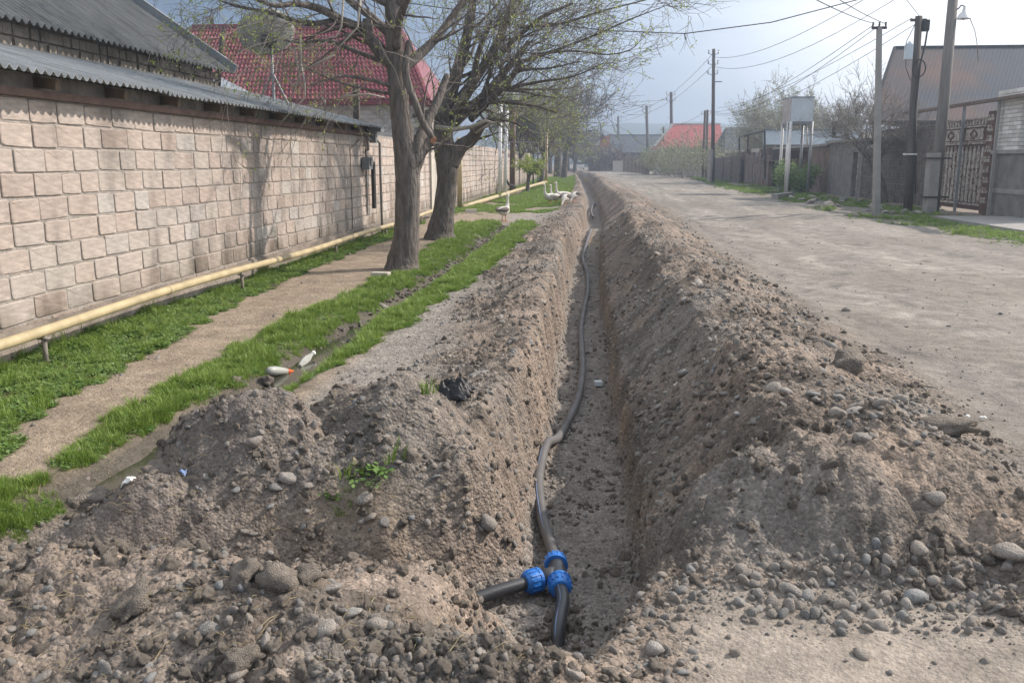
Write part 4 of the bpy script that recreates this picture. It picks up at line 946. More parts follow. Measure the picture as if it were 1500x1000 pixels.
# near-right plinth wall with blue window behind pillar
rw = empty('plastered_wall', (GX, 25, 0), 'low grey plastered wall right of the ornate gate carrying the white brick pillar', 'wall')
yA, yB, yP = yx(1560, GX), yx(1452, GX), yx(1488, GX)
b = MB(); b.box((GX + .14, (yA + yB) / 2, .95), (.28, yB - yA, 1.9)); child(b, 'wall', M['greywall'], rw)
b = MB(); b.box((GX + .11, (yA + yB) / 2 - .02, 1.94), (.4, yB - yA, .1)); child(b, 'coping', M['conc'], rw)
b = MB(); b.box((GX - .01, (yA + yB) / 2, .78), (.04, yB - yA - .1, .14)); child(b, 'band', M['conc'], rw)
bp_ = empty('brick_pillar', (GX, (yP + yB) / 2, 1.99), 'white brick pillar standing on the wall right of the gate', 'pillar')
pw = yB - yP; b = MB(); b.box((GX + .3, (yP + yB) / 2, 2.87), (.56, pw - .05, 1.76)); child(b, 'pillar_core', M['mortar'], bp_)
for row in range(15):
    z = 2.05 + row * .119
    for j in range(-1, 4):
        ya_ = yP + (j + .5 * (row % 2)) * pw / 3.5; yb_ = ya_ + pw / 3.5; ya_ = max(ya_, yP); yb_ = min(yb_, yB)
        if yb_ - ya_ < .06: continue
        mb = MB(); mb.box((GX + .008, (ya_ + yb_) / 2, z), (.05, yb_ - ya_ - .016, .104)); child(mb, 'brick', M['pbrick'], bp_)
    for j in range(2):
        mb = MB(); mb.box((GX + .15 + j * .29, yP + .01, z), (.27, .05, .104)); child(mb, 'brick', M['pbrick'], bp_)
bw = empty('blue_shutter', (GX + .35, yx(1520, GX), 2), 'blue-grey metal sheet beside the white brick pillar at the picture edge', 'metal sheet')
b = MB(); b.box((GX + .40, (yA + yP) / 2 - .03, 2.78), (.05, yP - yA - .1, 1.5)); child(b, 'sheet', M['bluewall'], bw)
b = MB(); b.box((GX + .38, (yA + yP) / 2 - .03, 2.02), (.09, yP - yA - .08, .06)); b.box((GX + .38, (yA + yP) / 2 - .03, 3.56), (.09, yP - yA - .08, .06)); child(b, 'frame', M['dark'], bw)
# ornate gate
yg0, yg1 = yx(1440, GX), yx(1374, GX)
gt = empty('ornate_gate', (GX, (yg0 + yg1) / 2, 0), 'worn brown and white ornamental sheet-metal double gate between the poles and the brick pillar', 'gate')
gw = yg1 - yg0; gc = (yg0 + yg1) / 2
b = MB(); b.box((GX + .06, gc, 1.55), (.04, gw, 2.9)); child(b, 'sheet', M['gateb'], gt)
for i in range(12):                                           # tall pointed pickets
    y = yg0 + gw * (i + .5) / 12; w = gw / 12 * .30
    mb = MB(); mb.add([(GX + .02, y - w, .35), (GX + .02, y + w, .35), (GX + .02, y + w, 1.95), (GX + .02, y, 2.16), (GX + .02, y - w, 1.95),
            (GX - .02, y - w, .35), (GX - .02, y + w, .35), (GX - .02, y + w, 1.95), (GX - .02, y, 2.16), (GX - .02, y - w, 1.95)],
           [(5, 6, 7, 8, 9), (4, 3, 2, 1, 0), (0, 1, 6, 5), (1, 2, 7, 6), (2, 3, 8, 7), (3, 4, 9, 8), (4, 0, 5, 9)]); child(mb, 'picket', M['gatew'], gt)
b = MB()
for z, h in ((.28, .07), (2.24, .06), (2.30, .03), (2.78, .05), (3.02, .04)): b.box((GX - .01, gc, z), (.06, gw, h))
b.box((GX - .02, gc, 1.6), (.07, .07, 2.7)); child(b, 'rail', M['gatew'], gt)
for s_ in (-1, 1):                                            # diamond in a pale panel
    y = gc + s_ * gw * .25
    mb = MB(); mb.box((GX + .01, y, 2.53), (.03, gw * .36, .36)); child(mb, 'panel', M['gatew'], gt)
    mb = MB()
    for q in range(4):
        a0 = math.pi / 2 * q; a1 = math.pi / 2 * (q + 1); mb.bar((GX - .02, y + .26 * math.cos(a0), 2.53 + .15 * math.sin(a0)), (GX - .02, y + .26 * math.cos(a1), 2.53 + .15 * math.sin(a1)), .04)
    child(mb, 'diamond', M['gateb'], gt)
for i in range(16): mb = MB(); mb.box((GX - .0, yg0 + gw * (i + .5) / 16, 2.9), (.04, gw / 16 * .5, .16)); child(mb, 'fret', M['gatew'], gt)
for nm_, yc_ in (('gate_post', yg0 - .35), ('gate_post', yg1 + .25)):
    b = MB(); b.box((GX + .05, yc_, 1.6), (.2, .5, 3.2)); o = child(b, nm_, M['gateb'], gt)
    for i in range(9):                                       # stepped star ornaments
        z = .4 + i * .32; mb = MB(); mb.box((GX - .06, yc_, z), (.03, .40, .09)); mb.box((GX - .06, yc_ - .09, z + .1), (.028, .12, .08)); mb.box((GX - .06, yc_ + .11, z + .1), (.028, .10, .08)); child(mb, 'ornament', M['gatew'], gt)
b = MB(); ylo, yhi = yx(1600, GX), yx(1328, GX); b.box((GX - .15, (ylo + yhi) / 2, 3.50), (.3, yhi - ylo, .06)); b.box((GX - .31, (ylo + yhi) / 2, 3.50), (.05, yhi - ylo, .09)); top('gate_canopy', b, M['wood'], 'thin weathered canopy board running above the gate to the picture edge', 'canopy', loc=(GX, gc, 3.5))
for px, m_, lab in ((1454, 'yellow', 'slim yellowish post at the right side of the ornate gate'), (1334, 'yellow', 'slim yellowish post at the left end of the gate canopy'), (1404, 'grey', 'thin grey upright in front of the ornate gate')):
    y = yx(px, GX - .15); b = MB(); b.box((GX - .15, y, 1.72), (.08, .08, 3.44)); top('canopy_post', b, M['conc'] if m_ == 'yellow' else M[m_], lab, 'post', loc=(GX - .15, y, 0))
# stone wall left of gate with courses
def coursed(name, pxa, pxb, X, h, m, label, ch=.22, cl=.5, z0=.0, tone=None):
    ya, yb = yx(pxa, X), yx(pxb, X); root = empty(name, (X, (ya + yb) / 2, 0), label, 'wall')
    b = MB(); b.box((X + .16, (ya + yb) / 2, h / 2), (.26, yb - ya, h)); child(b, 'wall_core', M['mortar'], root)
    mb = MB(); rows = int(h / ch)
    for r_ in range(rows):
        y = ya + random.uniform(-.2, 0)
        while y < yb:
            L = cl * random.uniform(.7, 1.3); a_, c_ = max(y, ya), min(y + L, yb)
            if c_ - a_ > .08: mb.box((X + .03 + random.uniform(-.012, .012), (a_ + c_) / 2, r_ * ch + ch / 2), (.06, c_ - a_ - .025, ch - .025))
            y += L
    o = child(mb, 'stones', m, root); o['kind'] = 'stuff'; return root, ya, yb
coursed('dark_stone_wall', 1372, 1287, GX + .05, 3.0, M['darkwall'], 'tall dark stone wall left of the gate, behind the leaning pole', .25, .5)
coursed('dark_stone_wall', 1287, 1262, GX + .05, 2.4, M['darkwall'], 'lower dark stone wall piece behind the concrete pole', .25, .5)
# garage-like grey block with dark doorway
GB = empty('grey_outbuilding', (GX, yx(1240, GX), 0), 'grey rendered outbuilding with a dark doorway and flat slab roof', 'building')
ya, yb, yd0, yd1 = yx(1262, GX), yx(1214, GX), yx(1256, GX), yx(1248, GX)
b = MB(); b.box((GX + .15, (ya + yd0) / 2, 1.3), (.3, yd0 - ya, 2.6)); b.box((GX + .15, (yd1 + yb) / 2, 1.3), (.3, yb - yd1, 2.6)); b.box((GX + .15, (yd0 + yd1) / 2, 2.35), (.3, yd1 - yd0, .5)); child(b, 'wall', M['greywall'], GB)
b = MB(); b.box((GX + .26, (yd0 + yd1) / 2, 1.05), (.05, yd1 - yd0, 2.1)); child(b, 'door', M['dark'], GB)
b = MB(); b.box((GX + 2, (ya + yb) / 2, 2.66), (4.4, yb - ya + .4, .12)); child(b, 'roof_slab', M['conc'], GB)
b = MB(); q = at(1221, 200, 42); b.tube([(q.x, q.y, 2.7), (q.x, q.y, 3.3)], .08, 8); b.tube([(q.x, q.y, 3.28), (q.x, q.y, 3.42)], .13, 8); child(b, 'chimney_pipe', M['dark'], GB)
for i in range(8): mb = MB(); mb.box((GX - .01, yd0 - .12, .15 + i * .26), (.04, .22 if i % 2 else .14, .22)); child(mb, 'quoin', M['conc'], GB)
# brown plaster wall piece
BW = empty('brown_outbuilding', (GX, yx(1180, GX), 0), 'reddish brown plastered shed with slab roof behind the water tank legs', 'building')
ya, yb, yc_ = yx(1214, GX), yx(1128, GX), yx(1182, GX)
b = MB(); b.box((GX + .16, (ya + yc_) / 2, 1.22), (.3, yc_ - ya, 2.44)); b.box((GX + .2, (yc_ + yb) / 2, .82), (.3, yb - yc_, 1.64)); b.box((GX + 1.3, (yc_ + yb) / 2, 1.2), (.3, yb - yc_, 2.4)); child(b, 'wall', M['brownwall'], BW)
b = MB(); b.box((GX + 1.8, (ya + yb) / 2, 2.52), (4, yb - ya, .12)); child(b, 'roof_slab', M['conc'], BW)
b = MB(); b.box((GX - .1, (yc_ + yb) / 2, 1.72), (1.0, yb - yc_ + .5, .06)); child(b, 'awning', M['wood'], BW)
# ruin wall with metal frame
RU = empty('ruined_wall', (GX - .6, yx(1100, GX), 0), 'broken patchy plaster wall with a bent metal frame on top', 'wall')
ya, yb = yx(1126, GX - .5), yx(1083, GX - .5); mb = MB(); n = 16
for i in range(n):
    f0, f1 = i / n, (i + 1) / n; y0 = ya + (yb - ya) * f0; y1 = ya + (yb - ya) * f1; h = 2.2 + .35 * math.sin(i * 1.7) + random.uniform(-.2, .2); mb.box((GX - .35 + random.uniform(-.03, .03), (y0 + y1) / 2, h / 2), (.3, y1 - y0, h))
child(mb, 'wall', M['brownwall'], RU)
mb = MB()
for i in range(40): mb.box((GX - .52, random.uniform(ya, yb), random.uniform(.2, 2.2)), (.05, random.uniform(.2, .7), random.uniform(.1, .4)))
o = child(mb, 'patches', M['greywall'], RU); o['kind'] = 'stuff'
Y0 = (ya + yb) / 2; q = [at(1083, 250, Y0 + 8), at(1083, 201, Y0 + 8), at(1120, 192, Y0 - 5), at(1121, 262, Y0 - 5)]; mb = MB(); mb.tube(q, .07, 6); mb.tube([q[1].lerp(q[2], .4), q[1].lerp(q[2], .4) - Vector((0, 0, 1.5))], .05, 6); child(mb, 'metal_frame', M['dark'], RU)
wall_seg('plank_fence', 1083, 1040, GX - .9, 2.0, 2.0, M['darkwall'], 'dark board fence behind the tall near pole', 'fence', .12)
for px in (1046, 1058, 1070):
    y = yx(px, GX - 1.0); b = MB(); b.box((GX - 1.0, y, 1.05), (.16, .16, 2.1)); top('fence_post', b, M['greywall'], {1046: 'farthest grey post of the dark board fence', 1058: 'middle grey post of the dark board fence', 1070: 'nearest grey post of the dark board fence'}[px], 'post', loc=(GX - 1, y, 0))

# water tank
ty = 48.0; tk = empty('water_tank', tuple(at(1165, 275, ty)[:2]) + (0,), 'square pale blue-grey water tank standing high on four thin legs', 'water tank')
a1, a2, a3 = at(1160, 143, ty), at(1193, 141, ty), at(1160, 178, ty); w_ = a2.x - a1.x; hgt = a1.z - a3.z
cx, cz = (a1.x + a2.x) / 2, (a1.z + a3.z) / 2
b = MB(); b.box((cx, ty + 1.0, cz), (w_, 2.0, hgt)); child(b, 'tank_body', M['tank'], tk)
b = MB(); b.box((cx - w_ / 2 - .015, ty + 1.0, cz), (.03, 1.98, hgt - .02)); child(b, 'side_plate', M['tankside'], tk)
for z_, q_ in ((cz + hgt / 2 + .02, .05), (cz - hgt / 2 - .07, .12)): b = MB(); b.box((cx, ty + 1.0, z_), (w_ + .06, 2.06, q_)); child(b, 'rim', M['grey'], tk)
for sx in (-1, 1):
    for sy in (0, 2): b = MB(); b.tube([(cx + sx * (w_ / 2 - .03), ty + sy, 0), (cx + sx * (w_ / 2 - .03), ty + sy, cz - hgt / 2)], .075, 8); child(b, 'leg', M['white'] if sx < 0 else M['grey'], tk, True)
b = MB(); b.tube([at(1154, 178, ty + .5), Vector((at(1150, 275, ty + .5).x, ty + .5, 0))], .05, 8); b.tube([at(1182, 178, ty + .3), at(1182, 215, ty + .3)], .05, 6); child(b, 'drain_pipe', M['white'], tk, True)

# long blue-grey roof behind, big house, etc.
lb = empty('long_low_building', (22, 66, 0), 'long low building with a pale blue-grey roof behind the outbuildings', 'building')
A_, B_ = at(1118, 212, 64), at(1292, 212, 64); C_, D_ = at(1292, 191, 70), at(1118, 191, 70)
b = MB(); b.quad(A_, B_, C_, D_); b.box(((C_.x + D_.x) / 2, 70.05, C_.z + .03), (abs(C_.x - D_.x), .2, .1)); child(b, 'roof', M['bluewall'], lb)
b = MB(); b.box(((A_.x + B_.x) / 2, 67.5, A_.z / 2 - .1), (B_.x - A_.x - .6, 5.4, A_.z - .2)); child(b, 'wall', M['cream'], lb)
bh = empty('big_roofed_house', (20, 44, 0), 'big house with a steep dark roof rusting reddish on its left half', 'building')
e0, e1 = at(1273, 190, 39.5), at(1620, 190, 39.5); r0, r1 = at(1309, 93, 45), at(1650, 93, 45); e0.z = e1.z = 3.25; r0.z = r1.z = 6.9
def corr2(A, B, Cc, D, n, amp, name, m, parent):
    V = []; nn_ = n * 4; nv = (B - A).cross(D - A).normalized()
    for i in range(nn_ + 1):
        u = i / nn_; w = amp * math.sin(2 * math.pi * i / 4)
        V += [A.lerp(B, u) + nv * w, D.lerp(Cc, u) + nv * w]
    mb = MB(); mb.add(V, [(2 * i, 2 * i + 2, 2 * i + 3, 2 * i + 1) for i in range(nn_)]); return child(mb, name, m, parent)
corr2(e0, e1, r1, r0, 60, .003, 'roof', M['rustroof'], bh)
b = MB(); b.bar(r0, r1, .2, .12); b.bar(r0, e0, .14, .12); b.bar(e0, e1, .12, .16); child(b, 'roof_trim', M['dark'], bh)
e2 = Vector((18.2, 50.5, 3.25)); b = MB(); b.quad(e2, r0 - Vector((0, 0, .01)), r1 - Vector((0, 0, .01)), e1 + Vector((0, 11, 0))); child(b, 'rear_roof', M['rustroof'], bh); b = MB(); b.add([e0 + Vector((.25, .1, -.05)), e2, r0 - Vector((-.1, 0, .15))], [(0, 1, 2)]); child(b, 'gable', M['brownwall'], bh)
b = MB(); b.box(((14.2 + e1.x) / 2, 45.4, 1.6), (e1.x - 14.2, 9.0, 3.1)); child(b, 'wall', M['cream'], bh)

# poles
def insul(p, s=1.0):
    mb = MB(); mb.tube([p, p + Vector((0, 0, .07 * s)), p + Vector((0, 0, .10 * s)), p + Vector((0, 0, .17 * s))], [.02 * s, .05 * s, .03 * s, .045 * s], 8); return mb
P1b, P1t = at(1284, 318, 28), at(1288, 40, 28); P1b.z = 0
cp = empty('concrete_pole', P1b, 'slim grey concrete utility pole with a short crossarm, nearest to the road', 'utility pole')
b = MB(); b.tube([P1b - Vector((0, 0, .3)), P1t], [.13, .085], 4); child(b, 'shaft', M['conc'], cp)
b = MB(); b.box(P1t + Vector((.0, 0, -.02)), (.42, .08, .07)); child(b, 'crossarm', M['dark'], cp)
for dx in (-.18, 0, .18): child(insul(P1t + Vector((dx, 0, .02)), .7), 'insulator', M['dark'], cp)
P2b, P2t = at(1330, 308, 31), at(1346, 24, 31); P2b.z = 0
mp2 = empty('meter_pole', P2b, 'dark wooden pole with boxes and a coil of cable, left of the lamp pole', 'utility pole')
b = MB(); b.tube([P2b - Vector((0, 0, .3)), P2t], [.15, .11], 10); child(b, 'shaft', M['polewood'], mp2, True)
b = MB(); b.box(P2t + Vector((.22, -.05, -.30)), (.18, .22, .34)); child(b, 'switch_box', M['dark'], mp2)
b = MB(); b.box(P2t + Vector((-.24, -.05, -1.1)), (.22, .2, .46)); b.tube([P2t + Vector((-.24, -.05, -.87)), P2t + Vector((-.24, -.05, -.78))], [.1, .03], 8); child(b, 'meter_box', M['tank'], mp2)
b = MB(); c0 = P2t + Vector((.10, -.16, -1.62))
for k_ in range(3): b.tube([c0 + Vector((.20 * math.cos(a_), .02 * k_, .27 * math.sin(a_))) for a_ in np.linspace(0, 2 * math.pi, 20)], .018, 5, cap=False)
child(b, 'cable_coil', M['dark'], mp2, True)
b = MB(); b.tube([P2t + Vector((.28, -.1, -.35)), P2t + Vector((.22, -.15, -.9)), P2t + Vector((.12, -.15, -1.5)), P2t + Vector((.10, -.15, -3.0)), P2b + Vector((.14, -.15, .6))], .03, 6)
b.tube([P2t + Vector((-.1, -.1, -.2)), P2t + Vector((-.36, -.1, -.8)), P2t + Vector((-.3, -.1, -1.6)), P2t + Vector((-.12, -.1, -2.0))], .012, 5); child(b, 'cable', M['dark'], mp2, True)
b = MB(); b.box(P2t + Vector((0, 0, -.12)), (.5, .08, .08)); child(b, 'crossarm', M['polewood'], mp2)
b = MB(); q = at(1333, 226, 30.8); b.box(q, (.36, .3, .05)); child(b, 'strap', M['white'], mp2)
P3b, P3t = at(1366, 308, 30.2), at(1399, -35, 30.2); P3b.z = 0
lp = empty('lamp_pole', P3b, 'thick leaning wooden street-lamp pole strapped to a concrete stub, in front of the gate', 'lamp post')
b = MB(); b.tube([P3b - Vector((0, 0, .2)), P3b.lerp(P3t, .5) + Vector((.03, 0, 0)), P3t], [.20, .17, .14], 12); child(b, 'shaft', M['lampwood'], lp, True)
b = MB(); s0 = at(1361, 312, 29.9); s0.z = -.2; s1 = at(1368, 224, 29.9); b.bar(s0, s1, .42, .30); child(b, 'concrete_stub', M['conc'], lp)
for f in (.35, .92): b = MB(); b.box(s0.lerp(s1, f) + Vector((.12, 0, 0)), (.72, .50, .05)); child(b, 'strap', M['dark'], lp)
LB = at(1412, 22, 30.0); b = MB(); b.tube([at(1396, 18, 30.1), at(1405, 12, 30.1), at(1408, 8, 30), LB + Vector((0, 0, .25))], .022, 6); child(b, 'lamp_arm', M['dark'], lp, True)
b = MB(); b.tube([LB + Vector((0, 0, .26)), LB + Vector((0, 0, .10)), LB + Vector((0, 0, .02)), LB + Vector((0, 0, -.12))], [.04, .06, .14, .22], 18, cap=False); child(b, 'lamp_shade', M['white'], lp, True)
b = MB(); b.tube([LB + Vector((0, 0, .0)), LB + Vector((0, 0, -.10)), LB + Vector((0, 0, -.16))], [.03, .07, .02], 10); child(b, 'bulb', M['ins'], lp, True)
b = MB(); b.tube([at(1421, 28, 30), at(1428, 45, 30), at(1431, 62, 30), at(1433, 90, 30)], .012, 5); child(b, 'loose_wire', M['wood'], lp)
P4b, P4t = at(1044, 268, 73), at(1045.5, 72, 73); P4b.z = 0
def farpole(b_, t_, r, lab, stub=False, arms=2, m='polewood'):
    e = empty('utility_pole', b_, lab, 'utility pole', 'wooden utility poles along the right of the street')
    mb = MB(); mb.tube([b_ - Vector((0, 0, .2)), t_], [r, r * .75], 8); child(mb, 'shaft', M[m], e, True)
    if stub: mb = MB(); mb.bar(b_ + Vector((-.32, -.2, -.1)), b_ + Vector((-.22, -.1, 2.6)), .30, .25); child(mb, 'concrete_stub', M['conc'], e)
    for i in range(arms):
        for s_ in (-1, 1):
            p = t_ + Vector((s_ * r * 2.2, 0, -.35 - i * .75)); mb = insul(p, r * 9); mb.bar(p, p - Vector((s_ * r * 2.2, 0, .1)), r * .3); child(mb, 'insulator', M['ins'], e)
    return e
e_ = farpole(P4b, P4t, .17, 'tall wooden utility pole strapped to a pale concrete stub, beside the dark fence', True, 3)
mb = MB(); q = at(1047, 120, 73); mb.bar(q, q + Vector((.55, 0, .0)), .06); child(mb, 'side_bracket', M['dark'], e_)
def fpx(pb, pt, Y, r, lab, stub=False, arms=2, m='polewood'):
    b_ = at(pb[0], pb[1], Y); b_.z = 0; return farpole(b_, at(pt[0], pt[1], Y), r, lab, stub, arms, m)
fpx((985, 240), (983, 135), 125, .26, 'tall utility pole rising in front of the faded red roof ridge')
fpx((950, 240), (947, 155), 160, .30, 'utility pole at the left foot of the faded red roof')
fpx((906, 240), (905.5, 170), 215, .34, 'utility pole in front of the dark slate roof')
fpx((881, 240), (880, 180), 240, .34, 'farthest utility pole, in front of the orange gable')
fpx((917, 240), (916, 201), 190, .18, 'short thin pale pole in front of the dark slate roof', arms=1, m='conc')
fpx((1030, 250), (1033, 162), 95, .16, 'left one of a pair of leaning poles left of the tall strapped pole', arms=1)
fpx((1035, 250), (1036.5, 161), 96, .16, 'right one of a pair of leaning poles left of the tall strapped pole', arms=1)
fpx((972, 245), (972, 186), 118, .14, 'slender dark pole left of the red roof house', arms=1)

# wires
def wire(name, P, r, lab, sag=0):
    pts = []; 
    for a_, c_ in zip(P[:-1], P[1:]):
        L = (c_ - a_).length; s_ = sag * L
        for i in range(12): f = i / 12; pts.append(a_.lerp(c_, f) - Vector((0, 0, 4 * s_ * f * (1 - f))))
    pts.append(P[-1]); mb = MB(); mb.tube(pts, r, 4); return top(name, mb, M['dark'], lab, 'wire', 'overhead wires', loc=P[0])
wq = [at(600, 5, 20), at(885, 45, 20), at(1003, 49.5, 20), at(1130, 33, 20), at(1275, -5, 20)]
wire('overhead_wire', wq, .011, 'single sagging wire crossing the sky from the big trees to the top right', .0)
b = MB(); b.tube([at(1003, 49, 20), at(1004, 58, 20)], .014, 5); top('wire_clip', b, M['dark'], 'small dark clip hanging from the sagging wire', 'clip', loc=at(1003, 49, 20))
wire('overhead_wire', [at(1190, -3, 18), P1t + Vector((-.15, 0, .1))], .011, 'wire from the upper left picture edge to the concrete pole crossarm', .004)
wire('overhead_wire', [at(1225, -3, 20), P1t + Vector((.15, 0, .1))], .011, 'second wire from the top picture edge to the right end of the crossarm', .004)
TP = at(1036.5, 163, 96)
wire('overhead_wire', [P1t + Vector((-.18, 0, .05)), TP], .013, 'long wire from the left end of the crossarm to the twin poles', .012)
wire('overhead_wire', [P1t + Vector((.0, 0, .05)), TP + Vector((.3, 0, 0))], .013, 'long wire from the middle of the crossarm to the twin poles', .016)
wire('overhead_wire', [P2t + Vector((-.2, 0, -.05)), at(1052, 158, 90)], .013, 'long wire from the top of the dark box pole towards the twin poles', .010)
wire('overhead_wire', [P2t + Vector((-.1, 0, -.25)), at(1046, 168, 90)], .013, 'lower long wire from the dark box pole, below its twin', .016)
wire('overhead_wire', [P2t + Vector((0, 0, .02)), at(1324, -5, 27)], .011, 'short wire from the top of the dark box pole up to the picture edge', .0)
wire('overhead_wire', [P4t + Vector((0, 0, -.6)), at(1270, -3, 30)], .013, 'upper faint wire from the tall strapped pole to the top right', .014)
wire('overhead_wire', [P4t + Vector((0, 0, -1.3)), at(1315, -3, 30)], .013, 'lower faint wire from the tall strapped pole to the top right', .02)
Q5, Q6, Q7 = at(983, 138, 125), at(947, 158, 160), at(905.5, 173, 215)
for dz, w1, w2_, w3 in ((0, 'upper', 'upper', 'upper'), (-.9, 'lower', 'lower', 'lower')):
    v_ = Vector((0, 0, dz))
    wire('overhead_wire', [P4t + v_ - Vector((0, 0, .3)), Q5 + v_], .02, w1 + ' wire between the tall strapped pole and the pole by the red roof ridge', .004)
    wire('overhead_wire', [Q5 + v_, Q6 + v_], .025, w2_ + ' wire between the two poles at the red roof house', .004)
    wire('overhead_wire', [Q6 + v_, Q7 + v_], .03, w3 + ' wire running on to the pole before the dark slate roof', .004)
wire('overhead_wire', [TP, at(972, 190, 118), at(905, 215, 190)], .016, 'low wire from the twin poles towards the far houses', .01)

# far houses on the right
def hipped(name, pe0, pe1, pr0, pr1, Ye, Yr, roofm, wallm, label, wall_in=.4, ph=None, zf=None):
    e = empty(name, tuple(at((pe0[0] + pe1[0]) / 2, 238, Ye)[:2]) + (0,), label, 'house')
    a_, b_ = at(*pe0, Ye), at(*pe1, Ye); c_, d_ = at(*pr1, Yr), at(*pr0, Yr); D = 2 * (Yr - Ye)
    mb = MB(); mb.quad(a_, b_, c_, d_); mb.quad(a_ + Vector((0, D, 0)), a_, d_, d_ + Vector((0, .01, 0))); mb.quad(b_, b_ + Vector((0, D, 0)), c_ + Vector((0, .01, 0)), c_); mb.quad(b_ + Vector((0, D, 0)), a_ + Vector((0, D, 0)), d_, c_)
    child(mb, 'roof', roofm, e); mb = MB(); mb.box(((a_.x + b_.x) / 2, Ye + D / 2, a_.z / 2 - .05), (b_.x - a_.x - 2 * wall_in, D - 2 * wall_in, a_.z - .1)); child(mb, 'wall', wallm, e)
    mb = MB(); mb.bar(a_, b_, .25, .3); mb.bar(d_, c_, .3, .2); child(mb, 'roof_trim', M['cream'] if 'red' in label else M['dark'], e)
    return e, a_, b_
e, a_, b_ = hipped('red_house', (962, 218), (1063, 218), (985, 182), (1055, 182), 116, 122, M['redroof'], M['cream'], 'pale house with faded red hipped roof beyond the shrubs', .5)
for px in (1052, 1006, 980):
    q = at(px, 226, 116.4); mb = MB(); mb.box((q.x, 116.42, q.z), (1.2, .12, 1.1)); w_ = child(mb, 'window', M['glass'], e); mb = MB()
mb = MB(); mb.box((at(1058, 225, 117).x, 117.5, .95 + .6), (2.2, 1.5, 3.0)); child(mb, 'white_annex', M['white'], e)
mb = MB(); c_ = at(959, 214, 112); d_ = at(985, 182, 112); mb.bar(c_, d_, .5, .3); child(mb, 'white_verge', M['white'], e)
hipped('slate_roof_house', (893, 225), (975, 225), (889, 198), (985, 198), 170, 178, M['slate'], M['brownwall'], 'long dark slate-roofed house in the distance')
e = empty('orange_gable_house', (4.5, 185, 0), 'distant house with a pointed orange gable and small dark windows', 'house')
A_, B_, T_ = at(861, 217, 165), at(891, 216, 165), at(884, 199, 165)
mb = MB(); mb.add([A_, B_, T_ + Vector((1.3, 0, 0)), T_], [(0, 1, 2, 3)]); mb.add([v + Vector((0, .3, 0)) for v in (A_, B_, T_ + Vector((1.3, 0, 0)), T_)], [(3, 2, 1, 0)]); child(mb, 'gable', M['gable'], e)
mb = MB(); mb.bar(A_ + Vector((-.4, -.3, -.3)), T_ + Vector((0, -.3, .2)), .5, .5); mb.quad(A_ + Vector((-.4, -.3, -.3)), T_ + Vector((0, -.3, .2)), T_ + Vector((0, 10, .2)), A_ + Vector((-.4, 10, -.3))); child(mb, 'roof', M['slate'], e)
mb = MB(); mb.box(((A_.x + B_.x) / 2, 169, A_.z / 2), (B_.x - A_.x - .3, 7.6, A_.z)); child(mb, 'wall', M['brownwall'], e)
for px, py in ((867, 221), (871, 221), (874, 209)):
    q = at(px, py, 165); mb = MB(); mb.box((q.x, 164.8 if py < 215 else 165.0, q.z), (.7, .3, 1.0) if py > 215 else (1.1, .3, .9)); child(mb, 'window', M['dark'] if py > 215 else M['white'], e)
hipped('grey_roof_house', (1062, 222), (1112, 222), (1062, 188), (1100, 188), 100, 106, M['slate'], M['greywall'], 'dark roofed house between the red house and the ruined wall')
# fence and cream block far right of road
fe = empty('board_fence', (8.3, 130, 0), 'pale brown board fence along the far right of the street', 'fence')
for i in range(30):
    px = 912 + i * 1.35; q = at(px, 238, 150 - i * 1.0); mb = MB(); mb.box((q.x, q.y, 1.05), (.95 * (150 - i) / 1300 * 1.25, .08, 2.1 + .2 * (i % 3 == 0))); child(mb, 'board', M['wood'] if i % 4 else M['rough'], fe)
q = at(905, 243, 150); b = MB(); b.box((q.x, 150, .85), (1.6, 1.4, 1.7)); b.box((q.x, 150, 1.75), (1.75, 1.55, .12)); top('concrete_block', b, M['cream'], 'pale concrete block standing beside the far road', 'concrete block', loc=(q.x, 150, 0))
for px, Y, w, lab in ((849, 190, 2.0, 'white car parked at the far end of the street, left of the road'), (857, 215, 2.0, 'grey car far down the street beside the white one')):
    q = at(px, 240, Y); e = empty('parked_car', (q.x, Y, 0), lab, 'car'); m_ = M['white'] if 'white car' in lab else M['grey']
    mb = MB(); mb.box((q.x, Y, .75), (1.8, 4.2, .7)); child(mb, 'body', m_, e); mb = MB(); mb.box((q.x, Y + .2, 1.35), (1.6, 2.2, .55), taper=.8); child(mb, 'cabin', M['glass'], e); mb = MB(); mb.box((q.x, Y + .2, 1.64), (1.3, 1.7, .05)); child(mb, 'car_roof', m_, e)
    for sx in (-1, 1):
        for sy in (-1.3, 1.3): mb = MB(); mb.tube([(q.x + sx * .75, Y + sy, .33), (q.x + sx * .93, Y + sy, .33)], .33, 12); child(mb, 'wheel', M['dark'], e)
# concrete driveway slab, right verge
b = MB(); X0, X1, Y0_, Y1_ = 10.1, 12.35, 18.5, 27.4
for i in range(4): 
    b = MB(); ys0 = Y0_ + i * 2.25; b.box(((X0 + X1) / 2, ys0 + 1.1, .0), (X1 - X0, 2.22, .16)); top('concrete_slab', b, M['conc'], ['nearest grey concrete slab by the plastered wall', 'second grey concrete slab by the plastered wall', 'third grey concrete slab, towards the gate', 'farthest grey concrete slab, in front of the gate'][i], 'paving slab', loc=((X0 + X1) / 2, ys0, 0))
for (pa, pb_, lab) in (((1135, 288), (1160, 285), 'long pale kerb block lying behind the boulders'), ((1172, 272), (1218, 279), 'long stone beam lying at the foot of the brown shed')):
    a_, b_ = G(*pa, .12), G(*pb_, .12); mb = MB(); mb.bar(a_, b_, .3, .22); top('stone_block', mb, M['conc'], lab, 'stone block', loc=a_)

